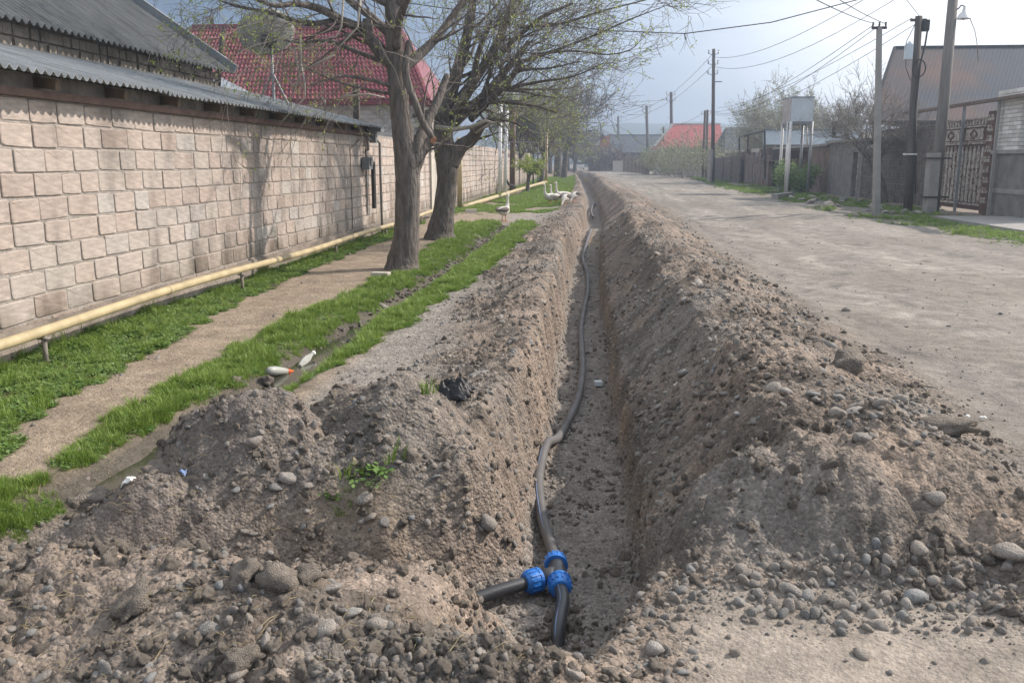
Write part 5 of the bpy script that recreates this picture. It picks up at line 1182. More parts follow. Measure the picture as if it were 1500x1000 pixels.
# hills
hx = np.linspace(-900, 1700, 160); mb = MB(); V = []
for i, x in enumerate(hx):
    h = 36 + 9 * math.sin(x * .006 + 1) + 5 * math.sin(x * .017) + 2.5 * math.sin(x * .05) + 6 * sm(-200, 200, x)
    x *= .6; h *= .58; V += [(x, 640, -2), (x, 660, h * .55), (x, 690, h * .86), (x, 730, h * 1.02), (x, 800, h)]
mb.add(V, [(i * 5 + j, (i + 1) * 5 + j, (i + 1) * 5 + j + 1, i * 5 + j + 1) for i in range(159) for j in range(4)])
o = top('hills', mb, M['hill'], None, None, smooth=True); o['kind'] = 'structure'; o['label'] = 'long low blue hills on the horizon'

# ================================================================== TREES
def rot_about(v, axis, a): return Matrix.Rotation(a, 3, axis) @ v
class Tree:
    def __init__(s, seed, leafy=.5, twig_r=.004, leaf_s=.03, nside=3, detail=1.0):
        s.r = random.Random(seed); s.big = MB(); s.tw = MB(); s.lf = []; s.leafy = leafy; s.twig_r = twig_r; s.ls = leaf_s; s.ns = nside; s.detail = detail; s.count = 0
    def limb(s, pts, radii, mb=None, n=10, lump=0.0):
        pts = [Vector(p) for p in pts]; P, R = [], []
        m = len(pts)
        for i in range(m - 1):                                  # catmull-rom
            p0, p1, p2, p3 = pts[max(i - 1, 0)], pts[i], pts[i + 1], pts[min(i + 2, m - 1)]
            for k_ in range(6):
                t = k_ / 6; P.append(0.5 * ((2 * p1) + (p2 - p0) * t + (2 * p0 - 5 * p1 + 4 * p2 - p3) * t * t + (3 * p1 - p0 - 3 * p2 + p3) * t ** 3))
                R.append((radii[i] * (1 - t) + radii[i + 1] * t) * (1 + lump * s.r.uniform(-1, 1)))
        P.append(pts[-1]); R.append(radii[-1]); (mb or s.big).tube(P, R, n); return P, R
    def grow(s, p, d, L, r, lev, maxlev, up=.07, wander=.13, spread=(.4, 1.0), kids=(2, 4), clip=None):
        rr = s.r; n = 5 if lev < maxlev else 4; pts = [p.copy()]; q = p.copy(); d = d.normalized()
        for i in range(n):
            d = (d + Vector((rr.gauss(0, wander), rr.gauss(0, wander), rr.gauss(0, wander) + up))).normalized(); q = q + d * (L / n); pts.append(q.copy())
        rad = [max(r * (1 - .72 * i / n), s.twig_r * .55) for i in range(n + 1)]
        (s.big if r > .018 else s.tw).tube(pts, rad, (7 if r > .04 else 5) if r > .018 else s.ns, cap=False)
        s.count += 1
        if lev >= maxlev or r < s.twig_r * .8:
            s.leaves(pts, 1); return
        nk = rr.randint(*kids)
        for i in range(nk):
            f = rr.uniform(.25, 1.0) if i else 1.0; j = min(int(f * n), n); bp_ = pts[j]; dd = (pts[j] - pts[j - 1]).normalized() if j else d
            ax = dd.cross(Vector((rr.gauss(0, 1), rr.gauss(0, 1), rr.gauss(0, 1)))); 
            if ax.length < 1e-3: continue
            nd = rot_about(dd, ax.normalized(), rr.uniform(*spread) * (.45 if i == 0 else 1))
            s.grow(bp_, nd, L * rr.uniform(.50, .82), max(rad[j] * rr.uniform(.5, .72), s.twig_r), lev + 1, maxlev, up, wander, spread, kids)
        if lev >= maxlev - 1: s.leaves(pts, .5)
    def leaves(s, pts, k_):
        rr = s.r
        for p in pts[1:]:
            if rr.random() < s.leafy * k_:
                for _ in range(rr.randint(2, 5)): s.lf.append((p + Vector((rr.gauss(0, 1), rr.gauss(0, 1), rr.gauss(0, 1))) * s.ls * 1.1, s.ls * rr.uniform(.5, 1.2)))
    def kids_along(s, P, R, n, L, lev, maxlev, f0=.2, **kw):
        rr = s.r
        n = max(2, int(n * .72))
        for i in range(n):
            f = f0 + (1 - f0) * (i + rr.random()) / n; j = min(int(f * (len(P) - 1)), len(P) - 2); dd = (P[j + 1] - P[j]).normalized()
            ax = dd.cross(Vector((rr.gauss(0, 1), rr.gauss(0, 1), rr.gauss(0, 1)))).normalized()
            s.grow(P[j], rot_about(dd, ax, rr.uniform(.5, 1.15)), L * rr.uniform(.6, 1.2), max(R[j] * rr.uniform(.22, .42), s.twig_r * 1.5), lev, maxlev, **kw)
    def done(s, base, label, name='tree', bark=None, twm=None, leafm=None, group=None):
        e = empty(name, base, label, 'tree', group); child(s.big, 'trunk', bark or M['bark'], e, True)
        if s.tw.v: child(s.tw, 'twigs', twm or M['twig'], e)
        if s.lf:
            r2 = np.random.default_rng(len(s.lf)); V, F_, rn = [], [], []
            for c, sz in s.lf:
                u = r2.normal(size=3); u /= np.linalg.norm(u); v = np.cross(u, r2.normal(size=3)); v /= np.linalg.norm(v) + 1e-6; n0 = len(V); c = np.array(c)
                V += [c - u * sz, c - v * sz * .5, c + u * sz, c + v * sz * .5]; F_.append((n0, n0 + 1, n0 + 2, n0 + 3)); rn += [r2.random()] * 4
            V = np.array(V) - np.array(base); me = npmesh('leaves', V, F_, leafm or M['leaf']); a = me.attributes.new('rnd', 'FLOAT', 'POINT'); a.data.foreach_set('value', np.array(rn, np.float32))
            link(bpy.data.objects.new('leaves', me), e)
        return e
# --- nearest tree
D1 = 13.6
def a1(px, py, dy=0): return at(px, py, D1 + dy)
T = Tree(3, .13, .0045, .022); B1 = a1(590, 397); B1.z = 0
P, R = T.limb([B1 - Vector((0, 0, .1)), B1 + Vector((0, 0, .12)), a1(595, 350), a1(597, 290), a1(596, 235), a1(588, 180), a1(582, 120), a1(577, 60), a1(574, 5), a1(570, -60), a1(575, -150)],
              [.36, .25, .200, .185, .195, .150, .145, .125, .105, .085, .05], n=18, lump=.03)
T.kids_along(P[42:], R[42:], 9, 1.5, 1, 4, up=.08)
P, R = T.limb([a1(600, 250), a1(614, 222, .05), a1(628, 209, .1), a1(634, 206, .1)], [.17, .125, .085, .075], n=12, lump=.04)
T.kids_along(P, R, 2, .5, 2, 4)
P, R = T.limb([a1(606, 225), a1(611, 212), a1(625, 180, .2), a1(640, 150, .4), a1(655, 110, .6)], [.10, .10, .08, .07, .05], n=10); T.kids_along(P, R, 6, 1.0, 1, 4)
P, R = T.limb([a1(600, 60, -.1), a1(594, 105, -.15), a1(608, 150, -.2), a1(620, 180, -.2), a1(634, 203, -.2)], [.045, .06, .055, .05, .045], n=10, lump=.03)
mb_cut = MB(); c_ = a1(634.5, 205, -.2); mb_cut.tube([c_, c_ + Vector((.012, -.012, -.01))], .052, 14)
P, R = T.limb([a1(585, 95), a1(565, 85), a1(545, 60), a1(527, 42), a1(500, 30, -.3), a1(470, 14, -.6), a1(435, 6, -.9), a1(400, 8, -1.2), a1(360, -8, -1.4)], [.10, .115, .09, .075, .062, .055, .042, .032, .02], n=10, lump=.03)
T.kids_along(P, R, 30, 1.15, 1, 4, up=-.02)
P, R = T.limb([a1(583, 60), a1(560, 40, .3), a1(540, 22, .6), a1(515, 5, .9), a1(480, -30, 1.2)], [.08, .07, .06, .05, .03], n=9); T.kids_along(P, R, 10, 1.1, 1, 4)
P, R = T.limb([a1(540, 58, -.1), a1(537, 40, -.15), a1(536, 28, -.15)], [.06, .055, .05], n=9, lump=.04)
P, R = T.limb([a1(590, 100, .1), a1(612, 82, .3), a1(640, 55, .6), a1(665, 20, .9), a1(700, -30, 1)], [.085, .08, .065, .05, .03], n=9); T.kids_along(P, R, 12, 1.1, 1, 4)
P, R = T.limb([a1(580, 70, -.1), a1(585, 30, -.4), a1(600, -10, -.8)], [.07, .06, .05], n=9); T.kids_along(P, R, 7, 1.2, 1, 4)
P, R = T.limb([a1(577, 128, -.05), a1(545, 118, -.3), a1(500, 112, -.5), a1(455, 125, -.8)], [.035, .028, .02, .01], n=7); T.kids_along(P, R, 13, .75, 2, 4, up=-.02)
P, R = T.limb([a1(578, 138, .1), a1(540, 132, .3), a1(490, 118, .5), a1(450, 100, .6)], [.03, .024, .018, .01], n=7); T.kids_along(P, R, 12, .7, 2, 4, up=-.02)
P, R = T.limb([a1(560, 90, .3), a1(520, 75, .5), a1(480, 60, .8), a1(430, 62, 1.0), a1(385, 45, 1.1)], [.045, .038, .03, .02, .012], n=7); T.kids_along(P, R, 16, .9, 1, 4, up=-.02)
P, R = T.limb([a1(500, 28, -.3), a1(450, 35, -.6), a1(400, 20, -.8), a1(350, 10, -.8), a1(320, 0, -1)], [.045, .036, .028, .02, .01], n=7); T.kids_along(P, R, 20, .8, 1, 4, up=-.02)
for px, py in ((575, -40), (520, -30), (470, -50), (620, -40), (550, -70)):
    q = a1(px, py, random.uniform(-.5, .5)); P, R = T.limb([a1(576, 10), q, q + Vector((random.uniform(-1, 1), random.uniform(-.8, .8), .8))], [.06, .04, .02], n=7); T.kids_along(P, R, 7, 1.2, 1, 4)
e1 = T.done(B1, 'nearest big pruned tree with a thick grey trunk forking left and right, few young leaves')
child(mb_cut, 'cut_face', M['cut'], e1)
dd = MB()                                                     # pale dead shoots hanging on the left
for P_ in ([(528, 0), (524, 40), (505, 60), (488, 80)], [(503, 0), (500, 40), (492, 55), (478, 55), (470, 52)], [(440, 55), (441, 95), (436, 120), (428, 142), (410, 150), (400, 153)], [(441, 95), (446, 120), (447, 143), (425, 165), (403, 190)], [(432, 70), (436, 100), (440, 120)], [(452, 100), (490, 80)], [(470, 142), (476, 148), (476, 155)], [(500, 142), (540, 138), (563, 143)]):
    dd.tube([a1(x, y, -.7) for x, y in P_], [.017 - .003 * i for i in range(len(P_))], 5)
child(dd, 'dead_shoots', M['dead'], e1, True)

# --- second tree
D2 = 19.3
def a2(px, py, dy=0): return at(px, py, D2 + dy)
T = Tree(5, .11, .0055, .030); B2 = a2(645, 350); B2.z = 0
P, R = T.limb([B2 - Vector((0, 0, .1)), B2 + Vector((0, 0, .15)), a2(650, 310), a2(655, 260), a2(651, 215), a2(648, 185), a2(655, 150), a2(668, 110), a2(680, 70), a2(690, 20), a2(695, -40)],
              [.44, .30, .235, .22, .235, .185, .16, .135, .115, .09, .05], n=16, lump=.03); T.kids_along(P[30:], R[30:], 18, 1.6, 1, 4)
for L_, r_, n_k, LL in (
    ([(660, 240), (675, 215), (690, 205), (700, 190, -.2), (705, 182, -.3)], [.19, .16, .14, .12, .11], 5, .8),
    ([(655, 190), (680, 165), (710, 140), (735, 110), (760, 80), (775, 60)], [.13, .12, .10, .08, .06, .04], 30, 1.6),
    ([(690, 175), (715, 150, -.3), (745, 120, -.6), (765, 90, -.9)], [.08, .07, .06, .04], 20, 1.4),
    ([(670, 150), (700, 110, .3), (730, 60, .5), (745, 20, .6), (760, -30, .6)], [.12, .10, .09, .07, .05], 22, 1.6),
    ([(650, 180), (630, 165, -.3), (605, 170, -.6)], [.09, .07, .04], 9, .9),
    ([(735, 75), (775, 40, -.2), (800, 22, -.3), (840, 5, -.5)], [.06, .05, .04, .02], 14, 1.2),
    ([(750, 95), (790, 82, -.3), (830, 68, -.5), (880, 48, -.7), (925, 28, -.9), (985, 5, -1)], [.045, .036, .028, .020, .013, .006], 16, .8),
    ([(780, 80), (840, 75, -.4), (890, 80, -.6), (925, 72, -.8), (943, 52, -.8)], [.03, .02, .014, .010, .005], 10, .55),
    ([(760, 40), (820, 35, .3), (880, 17, .3), (935, 3, .3), (990, -12, .3)], [.04, .03, .02, .014, .008], 14, .8),
    ([(740, 130), (790, 120, .2), (840, 112, .2), (885, 92, .1)], [.045, .03, .018, .008], 15, .8),
    ([(700, 150), (735, 150, -.2), (780, 155, -.4), (815, 165, -.6)], [.05, .04, .025, .012], 16, .8),
    ([(690, 190), (720, 175, -.4), (752, 180, -.8), (775, 192, -1)], [.045, .035, .022, .01], 14, .7),
    ([(660, 170), (690, 130, -.6), (700, 80, -1.0), (720, 30, -1.2)], [.10, .08, .06, .04], 18, 1.3),
    ([(720, 130), (760, 105, -.7), (805, 100, -1), (850, 90, -1.2)], [.04, .03, .02, .01], 12, .8),
    ):
    P, R = T.limb([a2(q[0], q[1], q[2] if len(q) > 2 else 0) for q in L_], r_, n=9, lump=.03); T.kids_along(P, R, n_k, LL, 1 if r_[0] > .05 else 2, 4, up=.02)
mb_ = T.done(B2, 'second big tree behind the nearest one, with a dense tangle of twigs')
dd = MB(); dd.tube([a2(640, 186, -.3), a2(665, 190, -.6), a2(690, 186, -.7), a2(712, 177, -.8), a2(725, 181, -.8)], [.05, .05, .04, .035, .02], 8); dd.tube([a2(697, 195, -.3), a2(720, 180, -.5), a2(738, 178, -.6), a2(746, 190, -.6)], [.03, .03, .025, .02], 6); child(dd, 'dead_shoots', M['dead'], mb_, True)
print('twigs', T.count)

# --- trees farther along the left
def simple_tree(*a, **k):
    return simple_tree_(*a, **k)
def simple_tree_(px, py, Y, H, r, seed, label, leafy=.3, lean=0, levels=5, wm=None, group=None, tw=.012, leafm=None, spread=(.4, .95), kids=(3, 5), nlimb=5, trunkf=.3, ls=.07, up=.05):
    b_ = at(px, py, Y); b_.z = 0; T = Tree(seed, leafy, tw, ls, 3); th = H * trunkf
    P, R = T.limb([b_, b_ + Vector((lean * .3, 0, th * .5)), b_ + Vector((lean, 0, th))], [r * 1.2, r, r * .85], n=8)
    for i in range(nlimb):
        a_ = 6.283 * i / nlimb + T.r.uniform(-.5, .5); d = Vector((math.cos(a_) * .75, math.sin(a_) * .75, T.r.uniform(.5, 1.3)))
        T.grow(b_ + Vector((lean, 0, th * T.r.uniform(.8, 1))), d, H * .36, r * .55, 1, levels, up, .16, spread, kids)
    return T.done(b_, label, group=group, leafm=leafm, twm=wm)
simple_tree(817, 259, 95, 12.5, .40, 21, 'tall bare-twigged tree with pale tips, right end of the left tree row', .07, 0, 5, ls=.07, tw=.022, nlimb=8, leafm=M['scrub'], wm=M['paletwig'])
simple_tree(826, 262, 88, 5.0, .30, 25, 'short knobbly pruned tree beside the tall bare tree', .1, .2, 4, ls=.08, tw=.02, trunkf=.55, nlimb=5)
simple_tree(793, 265, 68, 7.8, .18, 23, 'slender tree with light green leaves behind the yellow riser', .13, .2, 5, ls=.075, tw=.015, nlimb=6)
simple_tree(757, 262, 62, 7.0, .2, 24, 'leafing tree behind the two white posts', .12, .2, 5, ls=.07, tw=.014, nlimb=6)
simple_tree(770, 262, 80, 8.5, .25, 27, 'green tree rising behind the ribbed canopy', .08, .3, 5, ls=.08, tw=.018, nlimb=6, leafm=M['scrub'])
T = Tree(31, .95, .008, .07); b_ = at(773, 271, 48); b_.z = 0
T.limb([b_, b_ + Vector((.02, 0, .6)), b_ + Vector((.08, 0, 1.05))], [.13, .09, .13], n=9)
for i in range(9): a_ = i * .7; T.grow(b_ + Vector((.08, 0, 1.0)), Vector((math.cos(a_) * .8, math.sin(a_) * .8, .8)), .55, .06, 2, 4, .05, .2, (.4, 1), (3, 4))
T.done(b_, 'small pollarded tree with a tuft of fresh green leaves on the far lawn', leafm=M['leaf'])
# mass of trees at the far left end and behind the right-hand houses
for i, (px, Y, H, lab) in enumerate([(842, 150, 9, 'hazy green tree at the bend of the street, left of the orange gable'), (832, 170, 12, 'taller hazy tree behind the tall bare tree'), (852, 235, 11, 'far dim tree beside the orange gable house'), (806, 130, 12, 'hazy tree behind the slender leafing tree'), (872, 290, 12, 'farthest small tree behind the orange gable house')]):
    simple_tree(px, 240, Y, H, .3, 60 + i, lab, .12, 0, 4, ls=.18, tw=.04, nlimb=8, kids=(4, 6), trunkf=.18, leafm=M['scrub'])
simple_tree(1150, 245, 74, 9.0, .28, 71, 'big round bare tree with pale budding twigs behind the water tank', .35, 0, 5, ls=.06, tw=.018, nlimb=9, trunkf=.15, up=.03, kids=(4, 5), leafm=M['scrub'], wm=M['paletwig'])
simple_tree(1128, 245, 80, 8.2, .25, 72, 'bare budding tree left of the water tank', .3, 0, 5, ls=.06, tw=.018, nlimb=7, trunkf=.15, leafm=M['scrub'], wm=M['paletwig'])
simple_tree(1222, 245, 70, 7.0, .25, 73, 'bare budding tree right of the water tank', .2, 0, 5, ls=.06, tw=.018, nlimb=7, trunkf=.15, leafm=M['scrub'], wm=M['paletwig'])
simple_tree(1300, 240, 38.3, 5.2, .15, 74, 'dark leafless fruit tree in front of the big roofed house', 0, -.6, 5, tw=.009, nlimb=7, spread=(.4, 1.1), trunkf=.3)
# shrubs
def shrub(px, Y, w, h, seed, label, m=None, leafy=1.0, n=34, ls=.10):
    b_ = at(px, 240, Y); b_.z = 0; T = Tree(seed, leafy, .01, ls, 3)
    for i in range(n):
        a_ = T.r.uniform(0, 6.28); q = b_ + Vector((math.cos(a_) * w * .5 * T.r.random() ** .5, math.sin(a_) * w * .5 * T.r.random() ** .5, 0)); T.grow(q, Vector(((q.x - b_.x) * .4, (q.y - b_.y) * .4, 1)), h * T.r.uniform(.45, .75), .02, 2, 4, .06, .16, (.25, .7), (3, 5))
    e = T.done(b_, label, 'shrub', leafm=m or M['scrub'], twm=M['paletwig']); e['category'] = 'shrub'
shrub(1000, 100, 4.6, 4.0, 81, 'tall yellowish green shrub in front of the red roofed house', leafy=.55, n=36, ls=.10)
shrub(1022, 92, 3.6, 3.4, 82, 'thinner yellowish shrub left of the twin leaning poles', leafy=.5, n=26, ls=.09)
shrub(984, 112, 4.5, 3.4, 83, 'pale shrub at the left corner of the red roofed house', leafy=.5, n=26, ls=.11)
shrub(1168, 49.5, 1.5, 1.2, 84, 'small dark green bush at the foot of the water tank', M['clover'], 1, 26, .07)
shrub(886, 160, 4, 3.2, 85, 'reddish bare bush before the orange gable house', M['wood'], .7, 30, .2)

# ================================================================== GEESE
def goose(p, head, s, label, grey=.0, neck=True, face=0.0):
    e = empty('goose', p, label, 'goose', rz=0); R_ = Matrix.Rotation(face, 3, 'Z'); P0 = Vector(p)
    def W_(x, y, z): return P0 + R_ @ Vector((x, y, z)) * s
    b = MB()
    if neck: line = [(-.36, 0, .33, .015), (-.30, 0, .34, .06), (-.15, 0, .33, .125), (.02, 0, .31, .15), (.16, 0, .34, .12), (.24, 0, .43, .07), (.27, 0, .53, .045), (.27, 0, .64, .036), (.27, 0, .73, .036), (.29, 0, .785, .046), (.33, 0, .79, .036), (.36, 0, .785, .018)]
    else: line = [(-.36, 0, .33, .015), (-.30, 0, .34, .06), (-.15, 0, .33, .125), (.02, 0, .30, .15), (.16, 0, .28, .12), (.26, 0, .22, .07), (.33, 0, .14, .045), (.38, 0, .08, .036), (.42, 0, .05, .042), (.46, 0, .04, .02)]
    b.tube([W_(x, y, z) for x, y, z, r in line], [r * s for *_, r in line], 12); child(b, 'body', M['goose'], e, True)
    hx, hz = (line[-1][0], line[-1][2]); b = MB(); b.tube([W_(hx - .02, 0, hz), W_(hx + .06, 0, hz - .015)], [.018 * s, .006 * s], 8); child(b, 'beak', M['beak'], e, True)
    for sy in (-1, 1):
        b = MB(); b.tube([W_(.10, sy * .10, .36), W_(-.08, sy * .125, .37), W_(-.26, sy * .09, .37), W_(-.40, sy * .04, .36)], [.04 * s, .085 * s, .06 * s, .012 * s], 10); child(b, 'wing', M['goosed'] if grey else M['goose'], e, True)
        b = MB(); b.tube([W_(.0, sy * .06, .22), W_(.01, sy * .06, .02)], .014 * s, 6); b.box(W_(.04, sy * .06, .01), (.10 * s, .07 * s, .015 * s)); child(b, 'leg', M['beak'], e)
    b = MB(); b.tube([W_(-.28, 0, .34), W_(-.46, 0, .38)], [.06 * s, .015 * s], 8); child(b, 'tail', M['goosed'] if grey else M['goose'], e, True)
def gz(px, py, Y): v = at(px, py, Y); v.z = Hs(v.x, v.y); return v
goose(gz(806, 303, 34), None, 1.0, 'leftmost of the three geese standing with upright necks on the far lawn', 0, True, math.pi * 1.22)
goose(gz(814, 302, 34.4), None, .95, 'middle one of the three upright-necked geese', 1, True, math.pi * 1.25)
goose(gz(823, 301, 34.9), None, 1.0, 'rightmost of the three upright-necked geese', 0, True, math.pi * 1.2)
goose(gz(828, 304, 33.6), None, .9, 'grey-winged goose grazing right beside the upright-necked geese', 1, False, 4.4)
goose(gz(842, 303, 34), None, .85, 'goose grazing alone by the left edge of the spoil heap', 1, False, 4.2)
goose(gz(738, 330, 25.0), None, .92, 'goose standing by the end of the ditch, nearest to the camera', 1, True, 1.2)

# ================================================================== PIPE AND TEE IN THE TRENCH
def tz(px, py, z): return G(px, py, z)
TF, TB, TL = tz(820, 856, -.50), tz(814, 824, -.50), tz(786, 851, -.50)
ctr = TF.lerp(TB, .5)
tee = empty('pipe_tee', ctr, 'black compression tee with three bright blue ribbed nuts in the trench', 'pipe fitting')
axis = (TB - TF).normalized(); la = Vector((-.80, -.60, -.0)).normalized(); TL = ctr + la * .165; TF = ctr - axis * .135; TB = ctr + axis * .135
b = MB(); b.tube([TF, TF.lerp(ctr, .5), ctr, ctr.lerp(TB, .5), TB], [.044, .047, .049, .047, .044], 20); child(b, 'tee_body', M['pipe'], tee, True)
b = MB(); b.tube([ctr, ctr + la * .11], [.045, .045], 20); child(b, 'branch_body', M['pipe'], tee, True)
def nut(c, ax, name='blue_nut'):
    b = MB(); ax = ax.normalized(); b.tube([c - ax * .042, c - ax * .038, c - ax * .005, c + ax * .026, c + ax * .044, c + ax * .046], [.050, .060, .061, .057, .047, .037], 28)
    q = ax.to_track_quat('Z', 'Y').to_matrix()
    for i in range(14):
        a_ = 2 * math.pi * i / 14; b.box(c + q @ Vector((.0600 * math.cos(a_), .0600 * math.sin(a_), -.008)), (.008, .008, .062), q @ Matrix.Rotation(a_, 3, 'Z'))
    b.tube([c - ax * .046, c - ax * .030], [.064, .064], 28)
    child(b, name, M['blue'], tee)
nut(TF, -axis); nut(TB, axis); nut(TL, la)
def pipe_obj(name, pts, r, lab, m, stripe=True, root=None):
    T_ = Tree(1); mb = MB(); P, R = T_.limb(pts, [r] * len(pts), mb, 16); e = top(name, mb, m, lab, 'pipe', smooth=True, loc=pts[0])
    if stripe:
        side = Vector((-.35, -.45, .82)).normalized(); mb = MB(); mb.tube([p + side * (r + .0005) for p in P], .0028, 5); o = child(mb, 'stripe', M['stripe'], e)
    return e
f0 = TF - axis * .02
pipe_obj('black_pipe', [f0, f0 - axis * .15, tz(818, 915, -.52) , tz(817, 950, -.60), tz(816, 975, -.66)], .034, 'short black water pipe running from the tee under the near heap', M['pipe'])
l0 = TL + la * .02
pipe_obj('black_pipe', [l0, l0 + la * .2, l0 + la * .5 + Vector((0, 0, -.015)), l0 + la * .9 + Vector((0, 0, -.02))], .034, 'black water pipe branching left from the tee under the near heap', M['pipe'])
mp_ = [TB + axis * .01]
zf = -.545
for px, py in ((808, 800), (796, 765), (789, 735), (791, 700), (801, 668), (818, 640), (836, 608), (848, 578), (853, 545), (852, 510), (851, 480), (856, 450), (861, 425), (860, 400), (854, 380), (857, 368), (865, 358), (864, 349)):
    mp_.append(tz(px, py, zf if py < 780 else -.52))
mp_[-1].z -= .10
# keep the pipe on the real trench floor
for q in mp_[3:-1]: q.z = max(Hs(q.x, q.y) + .030, q.z) if abs(q.x) < .35 else q.z
pipe_obj('black_pipe', mp_, .035, 'long dusty black water pipe snaking along the trench floor', M['dustpipe'])
pipe_obj('black_pipe', [tz(869, 318, -.45), tz(866, 310, -.4), tz(868, 302, -.45), tz(873, 296, -.5), tz(872, 290, -.55), tz(868, 284, -.6)], .045, 'far piece of black pipe reappearing beyond the earth plug in the trench', M['dustpipe'], False)

# ================================================================== SMALL THINGS
# bottle lying in the ditch grass
p0, p1 = drop(392, 550) + Vector((0, 0, .04)), drop(440, 549) + Vector((0, 0, .03)); ax = (p1 - p0); L = ax.length
bt = empty('plastic_bottle', p0, 'cloudy white plastic bottle with an orange neck lying on the ditch edge', 'bottle')
def al(f): return p0 + ax * f
b = MB(); b.tube([al(0), al(.05), al(.20), al(.40), al(.58)], [.016, .034, .040, .034, .024], 16); child(b, 'bottle_body', M['plastic'], bt, True)
b = MB(); b.tube([al(.57), al(.66), al(.80)], [.025, .018, .008], 16); child(b, 'orange_neck', M['orange'], bt, True)
r0_ = drop(436, 547) + Vector((.0, .06, .05)); r1_ = drop(456, 536) + Vector((0, .05, .10)); b = MB()
b.tube([r0_, r0_.lerp(r1_, .25), r0_.lerp(r1_, .55), r0_.lerp(r1_, .8), r1_], [.018, .034, .036, .022, .012], 7); top('crumpled_bottle', b, M['plastic'], 'greyish crumpled bottle tilted up behind the orange-necked bottle', 'bottle', smooth=False, loc=r0_)
b = MB(); b.tube([r1_, r1_ + (r1_ - r0_).normalized() * .03], .022, 12); child(b, 'cap', M['white'], bpy.data.objects['crumpled_bottle'], True)
# black bag / cloth
def cloth(name, c, w, h, seed, m, lab, cat, amp=.05, sub=26, rz=0, lift=.02):
    V, F_ = [], []
    for i in range(sub + 1):
        for j in range(sub + 1):
            u, v = i / sub * 2 - 1, j / sub * 2 - 1; rr = 1 - .22 * abs(float(vn(np.array([u * 1.3 + seed]), np.array([v * 1.3]), seed)[0])) * 2
            x, y = u * w / 2 * rr, v * h / 2 * rr; X_, Y_ = c[0] + x * math.cos(rz) - y * math.sin(rz), c[1] + x * math.sin(rz) + y * math.cos(rz)
            f = max(0, 1 - (u * u) ** 2) * max(0, 1 - (v * v) ** 2); n_ = float(abs(vn(np.array([u * 2.1 + seed]), np.array([v * 2.6 + 3]), seed + 1)[0])) + .5 * float(abs(vn(np.array([u * 5]), np.array([v * 5]), seed + 2)[0]))
            V.append((X_, Y_, Hs(X_, Y_) + lift + amp * f * (.4 + n_)))
    F_ = [(i * (sub + 1) + j, (i + 1) * (sub + 1) + j, (i + 1) * (sub + 1) + j + 1, i * (sub + 1) + j + 1) for i in range(sub) for j in range(sub)]
    mb = MB(); mb.add(V, F_); o = top(name, mb, m, lab, cat, smooth=True, loc=c); md = o.modifiers.new('t', 'SOLIDIFY'); md.thickness = .006; return o
cloth('black_cloth', drop(658, 586), .30, .22, 4, M['bag'], 'crumpled black cloth or bag lying on the left heap', 'cloth', .09, rz=-.2, lift=.03)
cloth('white_scrap', drop(188, 708), .07, .05, 9, M['paper'], 'crumpled white scrap at the left end of the left heap', 'litter', .015, 10)
cloth('blue_scrap', drop(269, 697), .035, .03, 12, M['stripe'], 'tiny bluish scrap stuck between clods on the left heap', 'litter', .01, 6)
cloth('white_scrap', drop(1439, 616), .055, .03, 13, M['paper'], 'right one of two bright white scraps beside the road near the flat slab', 'litter', .012, 6)
cloth('white_scrap', drop(1417, 614), .03, .03, 15, M['paper'], 'left, smaller one of two white scraps beside the road', 'litter', .012, 6)
cloth('yellow_leaf', drop(521, 684), .035, .025, 16, M['yellow'], 'yellow leaf among the weeds on the left heap', 'leaf', .008, 5)
q = G(876, 563, -.57); b = MB(); b.box((q.x, q.y, -.555), (.075, .075, .045), Matrix.Rotation(.2, 3, 'Z')); o = top('white_block', b, M['tank'], 'small pale blue-white block lying on the trench floor', 'block', loc=(q.x, q.y, -.555))
q = drop(558, 408); b = MB(); b.box((q.x, q.y, q.z + .04), (.26, .13, .10), Matrix.Rotation(-.12, 3, 'Z')); o = top('brick', b, M['cream'], 'loose beige brick on the path in front of the nearest tree', 'brick', loc=q); md = o.modifiers.new('b', 'BEVEL'); md.width = .008
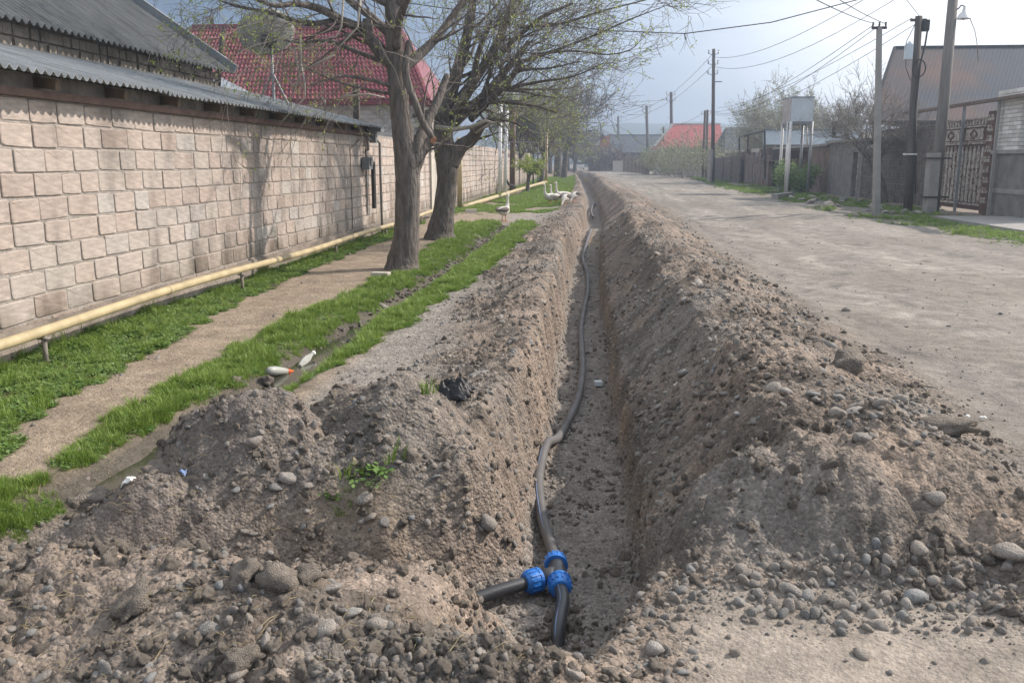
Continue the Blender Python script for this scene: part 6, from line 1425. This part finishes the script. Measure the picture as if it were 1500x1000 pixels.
q = drop(690, 312); b = MB(); b.box((q.x, q.y, q.z + .05), (.35, .2, .14), Matrix.Rotation(.3, 3, 'Z')); top('brick', b, M['cream'], 'pale block lying on the driveway by the yellow riser', 'brick', loc=q)
# litter and dark rubble in the dry part of the ditch
mb = MB()
for i in range(700):
    y = random.uniform(8.2, 23.8); x = float(XD(y)) + random.gauss(0, .09); z = Hs(x, y); s_ = random.uniform(.015, .05)
    mb.box((x, y, z + s_ * .2), (s_ * 1.6, s_ * random.uniform(.6, 1.4), s_ * .7), Euler((random.uniform(-.5, .5), random.uniform(-.5, .5), random.uniform(0, 3))).to_matrix())
o = top('ditch_rubble', mb, M['darkwall'], 'dark wet rubble and litter filling the ditch between the grass strips', 'rubble'); o['kind'] = 'stuff'
# dry straw and roots over heaps
mb = MB()
for i in range(520):
    P_ = [(100, 700), (470, 560), (680, 620), (700, 760), (200, 800)] if i < 260 else [(0, 860), (200, 810), (480, 850), (900, 960), (0, 1000)] if i < 420 else [(120, 620), (260, 560), (330, 540), (60, 730), (0, 700)] if i < 520 else [(950, 500), (1150, 560), (1400, 640), (1400, 700), (950, 700)]
    p = drop(*poly_rand(P_), 12); a_ = random.uniform(0, 6.28); l = random.uniform(.02, .10); d = Vector((math.cos(a_) * l, math.sin(a_) * l, random.uniform(0, .4) * l))
    mb.tube([p, p + d * .5 + Vector((0, 0, .012)), p + d + Vector((0, 0, random.uniform(-.004, .01)))], [.0014, .0012, .0006], 3, cap=False)
o = top('dry_straw', mb, M['drygrass'], 'thin dry stalks and roots scattered over the soil', 'straw'); o['kind'] = 'stuff'

# ================================================================== HAZE
mh = bpy.data.materials.new('haze'); mh.use_nodes = True; t = mh.node_tree; t.nodes.clear(); out = nn(t, 'ShaderNodeOutputMaterial'); pv = nn(t, 'ShaderNodeVolumePrincipled')
pv.inputs['Color'].default_value = (.66, .79, .98, 1); pv.inputs['Density'].default_value = HAZE; pv.inputs['Anisotropy'].default_value = .55
t.links.new(pv.outputs[0], out.inputs['Volume'])
b = MB(); b.box((0, 1600, 16), (7000, 3400, 40)); o = top('haze', b, mh, 'thin pale haze filling the whole street', 'haze'); o['kind'] = 'stuff'
